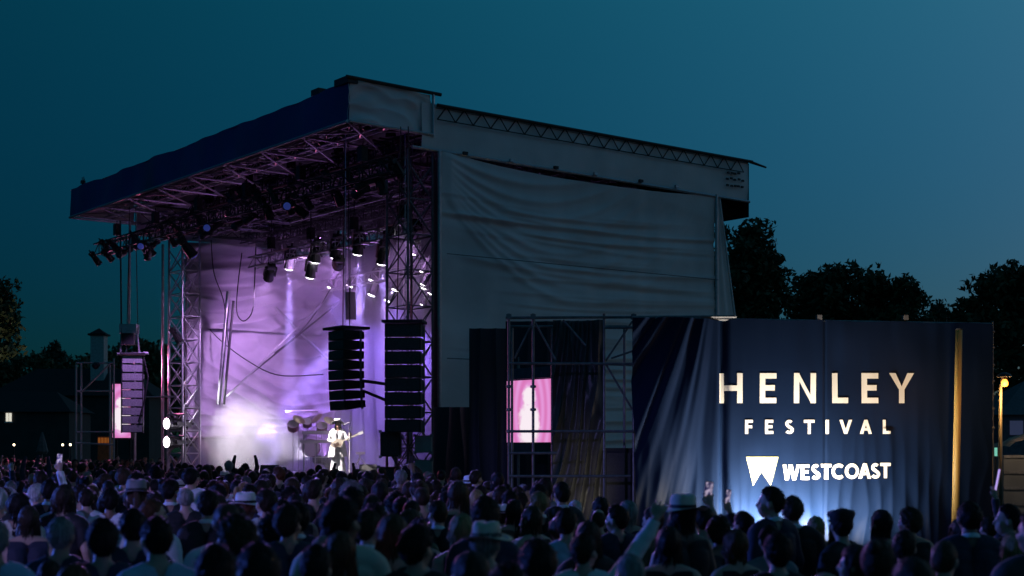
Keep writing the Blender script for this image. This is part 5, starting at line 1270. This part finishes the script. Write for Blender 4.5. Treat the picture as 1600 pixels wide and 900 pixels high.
spec(1413, 828, 10, v='idle_right', hair='short', hc=D, top='long', tc='navy', collar=True)
spec(840, 845, 7.4, v='idle', hair='full', hc='black', top='long', tc='black')
spec(1045, 822, 9.8, v='idle', hair='long', hc='black', top='vest', tc='black')
spec(1340, 850, 8.4, v='idle_left', hair='long', hc=D, top='vest', tc='charcoal')
spec(985, 862, 8.0, v='idle', hair='crop', hc='grey', top='long', tc='grey')
# fill the field
def in_crowd(x, Y):
    X_ = 800 + x / Y * F
    if X_ < -30 or X_ > 1630 or Y < 6.1: return False
    rel = np.array([x, Y]) - P0[:2]; s_, t_ = rel @ A[:2], rel @ B[:2]
    if t_ > -1.2 and s_ < 23: 
        return False
    if X_ > 660 and Y > float(np.interp(X_, [660, 760, 900, 1030, 1700], [31, 25, 17.5, 12.8, 12.8])): return False
    return Y < 64
cand = []
Yv = 5.5
while Yv < 64:
    st_ = .57 if Yv < 19 else (.68 if Yv < 30 else .86)
    xv = -.40 * Yv - 1
    while xv < .40 * Yv + 1:
        cand.append((xv + rnd.uniform(-.15, .15), Yv + rnd.uniform(-.2, .2))); xv += st_
    Yv += .60 if Yv < 19 else (.80 if Yv < 30 else 1.2)
fixed = [(p['x'], p['Y']) for p in people]
for x, Y in cand:
    if not in_crowd(x, Y): continue
    if any((x - a) ** 2 + (Y - b) ** 2 < .20 for a, b in fixed): continue
    if False: continue
    # keep the sight line to the special people open
    bad = False; X_ = 800 + x / Y * F
    for p in people[:39]:
        if Y < p['Y'] - .2 and abs(X_ - (800 + p['x'] / p['Y'] * F)) < 16 * 10 / Y + 8 and Y > p['Y'] * .62: bad = True; break
    if bad: continue
    h = min(1.93, max(1.52, rnd.gauss(1.73, .08)))
    if Y < 7: h = min(h, 1.72)
    fem = rnd.random() < .5
    d = dict(x=x, Y=Y, h=h - (.06 if fem else 0), v=rnd.choices(('idle', 'idle_left', 'idle_right', 'fold', 'phone', 'cheer', 'wave'), (40, 18, 18, 12, 4 if X_ > 930 else 2, 1.0 if Y > 18 else 0, 1.2 if Y > 18 else 0))[0],
             hair=rnd.choices(('long', 'bob', 'bun', 'tail', 'curly'), (45, 15, 12, 14, 8))[0] if fem else rnd.choices(('short', 'crop', 'full', 'bald', 'curly'), (48, 18, 20, 10, 4))[0],
             hc=rnd.choices(tuple(HCOL), (26, 36, 20, 7 if fem else 2, 4, 1.5, 5))[0], top=rnd.choices(('vest', 'long', 'short'), (50, 30, 20))[0] if fem else rnd.choices(('long', 'short'), (62, 38))[0],
             tc=rnd.choices(tuple(CLO), (40, 28, 16, 4, 3, 2, 2, 3, 2, 4, 4, 4))[0], wide=rnd.uniform(.94, 1.08))
    if d['top'] == 'long' and not fem and rnd.random() < .6: d['collar'] = True; d['tc'] = rnd.choice(('black', 'navy', 'charcoal', 'black', 'navy'))
    if X_ < 420 and 9.5 < Y < 24 and rnd.random() < .42: d['tc'] = rnd.choice(('white', 'white', 'pale blue', 'cream')); d['top'] = rnd.choice(('short', 'long')); d['collar'] = False
    if rnd.random() < .03: d['hat'] = 'panama'; d['hatc'] = rnd.choice(('cream', 'white', 'grey'))
    people.append(d)
people.sort(key=lambda p: p['Y'])
near = people[:300] if len(people) > 300 else people
far = people[len(near):]
ZONES = ((95, 'the pink scaffold'), (170, 'the house turret'), (240, 'the left speaker array'), (330, 'the left truss tower'), (410, 'the smoke cloud'), (490, 'the keyboards'), (570, 'the singer'), (650, 'the right speaker array'), (735, 'the grey cases'), (800, 'the navy drape'),
         (870, 'the pink screen'), (950, 'the crumpled drape'), (1030, 'the scaffold end'), (1130, 'the fanned banner folds'), (1220, 'the banner logo'), (1300, 'the banner seam'), (1400, 'the banner lettering end'), (1490, 'the yellow pole'), (9999, 'the street lamp'))
BANDS = ((8.2, 'nearest rows'), (11.5, 'near rows'), (15.5, 'middle rows'), (20, 'back rows'), (999, 'farthest rows'))
zone = {}
for p in near:
    p['X'] = 800 + p['x'] / p['Y'] * F; p['z'] = next(n_ for e, n_ in ZONES if p['X'] < e); p['b'] = next(n_ for e, n_ in BANDS if p['Y'] < e); zone.setdefault((p['z'], p['b']), []).append(p)
HN = {'short': 'short', 'crop': 'cropped', 'full': 'thick', 'bald': 'thinning', 'curly': 'curly', 'long': 'long', 'bob': 'bobbed', 'bun': 'bunned', 'tail': 'ponytailed'}
TN = {'long': 'jacket', 'short': 'shirt', 'vest': 'dress'}
for (z_, b_), L in zone.items():
    L.sort(key=lambda p: p['X'])
    for i, p in enumerate(L):
        if p.get('hat'): look = '%s hat and %s %s' % (p.get('hatc'), p['tc'], TN[p['top']])
        else: look = '%s %s hair and %s %s' % (HN[p['hair']], p['hc'], p['tc'], TN[p['top']])
        where = '%s below %s' % (b_, z_)
        p['label'] = 'person with %s, %s%s' % (look, (ORD[i] + ' in ') if len(L) > 1 else '', where)
        if len(p['label'].split()) > 16: p['label'] = p['label'].replace('person with ', 'person, ').replace('dark brown', 'brown').replace('below the ', 'below ').replace(' in nearest', ', nearest')
for k, p in enumerate(near):
    Yp = p['Y']; hd = toward(p['x'], Yp) + rnd.gauss(0, .22) + p.get('dh', 0)
    o = person((p['x'], Yp, 0), hd, p['h'], p['v'], rnd.choices((0, 1, 2, 3), (60, 25, 9, 6))[0], p['hair'], p['hc'], p['top'], p['tc'], rnd.choice(('black', 'navy', 'charcoal')),
               p.get('hat'), p.get('hatc', 'cream'), p.get('collar', False), p['label'], wide=p.get('wide', 1.0))
    if p['v'] == 'phone': phone(o, 'phone held up by the person %s' % p['label'].split(', ')[1], rnd.random() < .4 or p.get('ph', False))
    if p.get('stick'):
        hp = np.array(hand_point(o)); T = thing('glow_stick', hp - Zv * .06, 'pale lavender glow stick held up near the right edge', 'glow stick')
        MB().tube(hp - Zv * .06, hp + np.array([.05, 0, .20]), .010, n=8).build('tube', emit('glow_stick', (.62, .45, 1.0), .8), T)

# the far rows, too many and small to be told apart: one mass
def far_crowd():
    lo = {}
    for key, (ra, la, yaw) in dict(idle=('down', 'down', 0), left=('down', 'fold', R_(35)), right=('fold', 'down', R_(-35)), cheer=('up', 'up', 0), phone=('phone', 'fold', 0)).items():
        B_ = figure_parts(ra, la, yaw, 0, False); n = 0; Vs = []; Fs = []
        for b in B_: Vs.append(b[1]); Fs += [tuple(i + n for i in q) for q in b[2]]; n += len(b[1])
        me = remesh('low', np.vstack(Vs), Fs, .036, 2); V, N, F_ = arrays(me); kd = classify(V, B_); bpy.data.meshes.remove(me)
        up_ = V[:, 2] > .7
        V = V + N * (np.isin(kd, ('torso', 'hip', 'upper', 'fore')) * .015)[:, None]
        fk = np.array([0 if kd[q[0]] in ('head', 'neck', 'hand', 'foot') else 1 for q in F_])
        lo[key] = (V, F_, fk, yaw)
    mats = SKIN[:3] + list(HCOL.values()) + list(CLO.values()); hk = list(HCOL); ck = list(CLO)
    AV = []; AF = []; AM = []; n = 0
    for p in far:
        v = {'idle_left': 'left', 'idle_right': 'right', 'fold': 'left', 'wave': 'cheer'}.get(p['v'], p['v']); V, F_, fk, yaw = lo[v]
        hd = toward(p['x'], p['Y']) + rnd.gauss(0, .25); k = p['h'] / 1.74; c_, s_ = math.cos(hd), math.sin(hd); Rm = np.array([[c_, -s_, 0], [s_, c_, 0], [0, 0, 1]]).T
        def put(V_, fs, ms):
            nonlocal n
            AV.append((V_ * k) @ Rm + np.array([p['x'], p['Y'], 0])); AF.extend([tuple(i + n for i in q) for q in fs]); AM.extend(ms); n += len(V_)
        sk = rnd.randrange(3); ti = 3 + len(hk) + ck.index(p['tc'])
        put(V, F_, [sk if a_ == 0 else ti for a_ in fk])
        hm = HAIR_FAR[p['hair']]; HV = np.zeros(len(hm.vertices) * 3); hm.vertices.foreach_get('co', HV); HV = rot_head(HV.reshape(-1, 3), yaw)
        hf = [tuple(q.vertices) for q in hm.polygons]; put(HV, hf, [3 + hk.index(p['hc'])] * len(hf))
    me = bpy.data.meshes.new('crowd'); me.from_pydata(np.vstack(AV).tolist(), [], AF)
    for m_ in mats: me.materials.append(m_)
    me.polygons.foreach_set('material_index', AM); me.shade_smooth(); me.update()
    o = bpy.data.objects.new('crowd', me); COL.objects.link(o)
    props(o, 'mass of small distant heads before the stage', None, None, 'stuff')
if far: far_crowd()
print('PEOPLE', len(people), len(near), len(far))

# ------------------------------------------------------------------ the singer
body_variant('singer', 'strum', 'fret', R_(6), .02, .009)
d = BODY['singer']
YS = YP; sx_ = (528 - 800) / F * YS
sg = person((sx_, YS, DECK), math.pi + .12, 1.82, 'singer', 1, 'long', 'black', 'long', 'white', 'white', 'panama', 'white', False, 'person in white hat and white clothes playing a pale guitar on stage', 'people on stage')
for c_ in sg.children:
    if c_.name.startswith('hat'): c_.matrix_local = c_.matrix_local @ Matrix.Translation(Vector(HC)) @ Matrix.Rotation(R_(14), 4, 'X') @ Matrix.Scale(1.18, 4) @ Matrix.Translation(-Vector(HC))
# loose coat tails and flared trouser legs
coat = MB(); n = 40; an = np.linspace(.25 * math.pi, 2.75 * math.pi, n) - math.pi / 2
P = np.zeros((n, 16, 3))
for i, a_ in enumerate(np.linspace(math.pi * .62, math.pi * 2.38, n)):
    for j in range(16):
        v = j / 15; r0 = .19 + .10 * v + .018 * math.sin(a_ * 9 + v * 2) * v
        P[i, j] = (r0 * 1.05 * math.cos(a_), r0 * .78 * math.sin(a_) - .01, 1.12 - .52 * v)
me = MB().grid(P).mesh('coat_tails'); me.shade_smooth(); child('coat_tails', me, sg, CLO['white'])
for sgn in (-1, 1):
    mb = MB(); P = np.zeros((18, 12, 3))
    for i in range(18):
        for j in range(12):
            a_ = i / 17 * 2 * math.pi; v = j / 11; r0 = .105 - .02 * v + .055 * max(0, v - .45) * 2 + .006 * math.sin(5 * a_)
            P[i, j] = (sgn * (.09 + .025 * v) + r0 * math.cos(a_), .0 + r0 * math.sin(a_), .95 - .91 * v)
    me = mb.grid(P).mesh('flared_leg'); me.shade_smooth(); child('flared_leg', me, sg, CLO['white'])
# guitar: built in the singer's frame, then placed
gt = bpy.data.objects.new('guitar', None); COL.objects.link(gt); gt.location = sg.location; gt.rotation_euler = sg.rotation_euler; gt.scale = sg.scale
props(gt, 'pale electric guitar held by the singer in white', 'guitar')
Mg = Matrix.Translation((.03, .235, 1.02)) @ Matrix.Rotation(R_(-0), 4, 'Z') @ Matrix.Rotation(R_(24), 4, 'Y')
def gpart(nm, mb, m):
    me = mb.mesh(nm); me.transform(Mg); return child(nm, me, gt, m)
out = []
for i in range(36):
    a_ = i / 36 * 2 * math.pi; x = .20 * math.cos(a_); w_ = .135 * (1 - .22 * math.exp(-((x - .03) / .06) ** 2)) * (1 - .12 * (x < 0) * 0)
    out.append((x, w_ * math.sin(a_)))
V = [(x, y_, z) for y_ in (-.022, .022) for x, z in out]; nn_ = 36
gpart('guitar_body', MB().add(V, [tuple(range(nn_))[::-1], tuple(range(nn_, 2 * nn_))] + [(i, (i + 1) % nn_, nn_ + (i + 1) % nn_, nn_ + i) for i in range(nn_)]), CLO['cream'])
gpart('neck', MB().abox(-.72, -.18, .012, .034, -.024, .024), CLO['cream'])
gpart('headstock', MB().abox(-.88, -.72, .010, .028, -.045, .045), CLO['white'])
gpart('pickguard', MB().abox(-.06, .10, .023, .027, -.08, .03), CLO['brown']); gpart('bridge', MB().abox(.10, .13, .023, .035, -.04, .04), M_alu)

# ------------------------------------------------------------------ house-lights tower behind the camera: blue wash over crowd and fascia
FO = st(9.6, -27)
ft = thing('lighting_tower', FO, 'lamp tower in front of the stage with blue wash lamps', 'lighting tower')
truss('', FO, FO + Zv * 7, ft, M_alu, .5, .5, .04, .6, up=(0, 1, 0))
for k, (dx, tgt, e, col, size) in enumerate(((-.9, (-3, 11, 1.4), 24000, (.08, .17, 1.0), 60), (-.3, st(2.5, 0, 12.2), 1000, (.02, .04, 1.0), 17), (.3, st(9, 0, 12.2), 1000, (.02, .04, 1.0), 17), (.9, st(16, 0, 12.2), 1000, (.02, .04, 1.0), 17))):
    l = lamp(FO + A * dx + Zv * 7.2, tgt, M_lensb, 'blue wash lamp on the tower before the stage, %s of four' % ORD[k], 'blue wash lamps', 1.5)
    beam(l, tgt, e, col, size, .6, .25)

# violet wash from a second tower behind the audience, on the backs of the left crowd
FV = np.array([-20., -9., 0.])
fv = thing('lighting_tower', FV, 'lamp tower behind the audience with one violet lamp', 'lighting tower')
truss('', FV, FV + Zv * 8, fv, M_alu, .5, .5, .04, .6, up=(0, 1, 0))
l = lamp(FV + Zv * 8.2 + np.array([.5, .3, 0]), (-5.5, 15, 1.4), M_lensb, 'violet wash lamp on the tower behind the audience', 'blue wash lamps', 1.5)
beam(l, (-5.5, 15, 1.4), 12000, (.34, .30, 1.0), 20, .8, .25)
# added pink lamp, boosting the screen's pink light on the far left crowd
pl_ = px(150, 571, Y_ - .4)
l = lamp(pl_, px(80, 720, 42), M_lensoff, 'pink lamp clamped to the left scaffold top rail', 'lamps on the left scaffold', 1.0)
beam(l, px(90, 730, 44), 5200, (1.0, .22, .50), 80, .6, .15)

for k, (sx_, tgt, col) in enumerate(((4.0, (1.5, 10, 1.5), (.30, .25, 1.0)), (9.0, (-4.5, 11, 1.5), (.40, .25, 1.0)), (14.0, (-7.5, 20, 1.5), (.75, .25, .80)))):
    l = lamp(st(sx_, .4, 9.0), tgt, M_lensb, 'lamp under the front truss shining over the audience, %s from the right' % ORD[k], 'audience lamps under the front truss', .9)
    beam(l, tgt, 6500, col, 34, .7, .15)
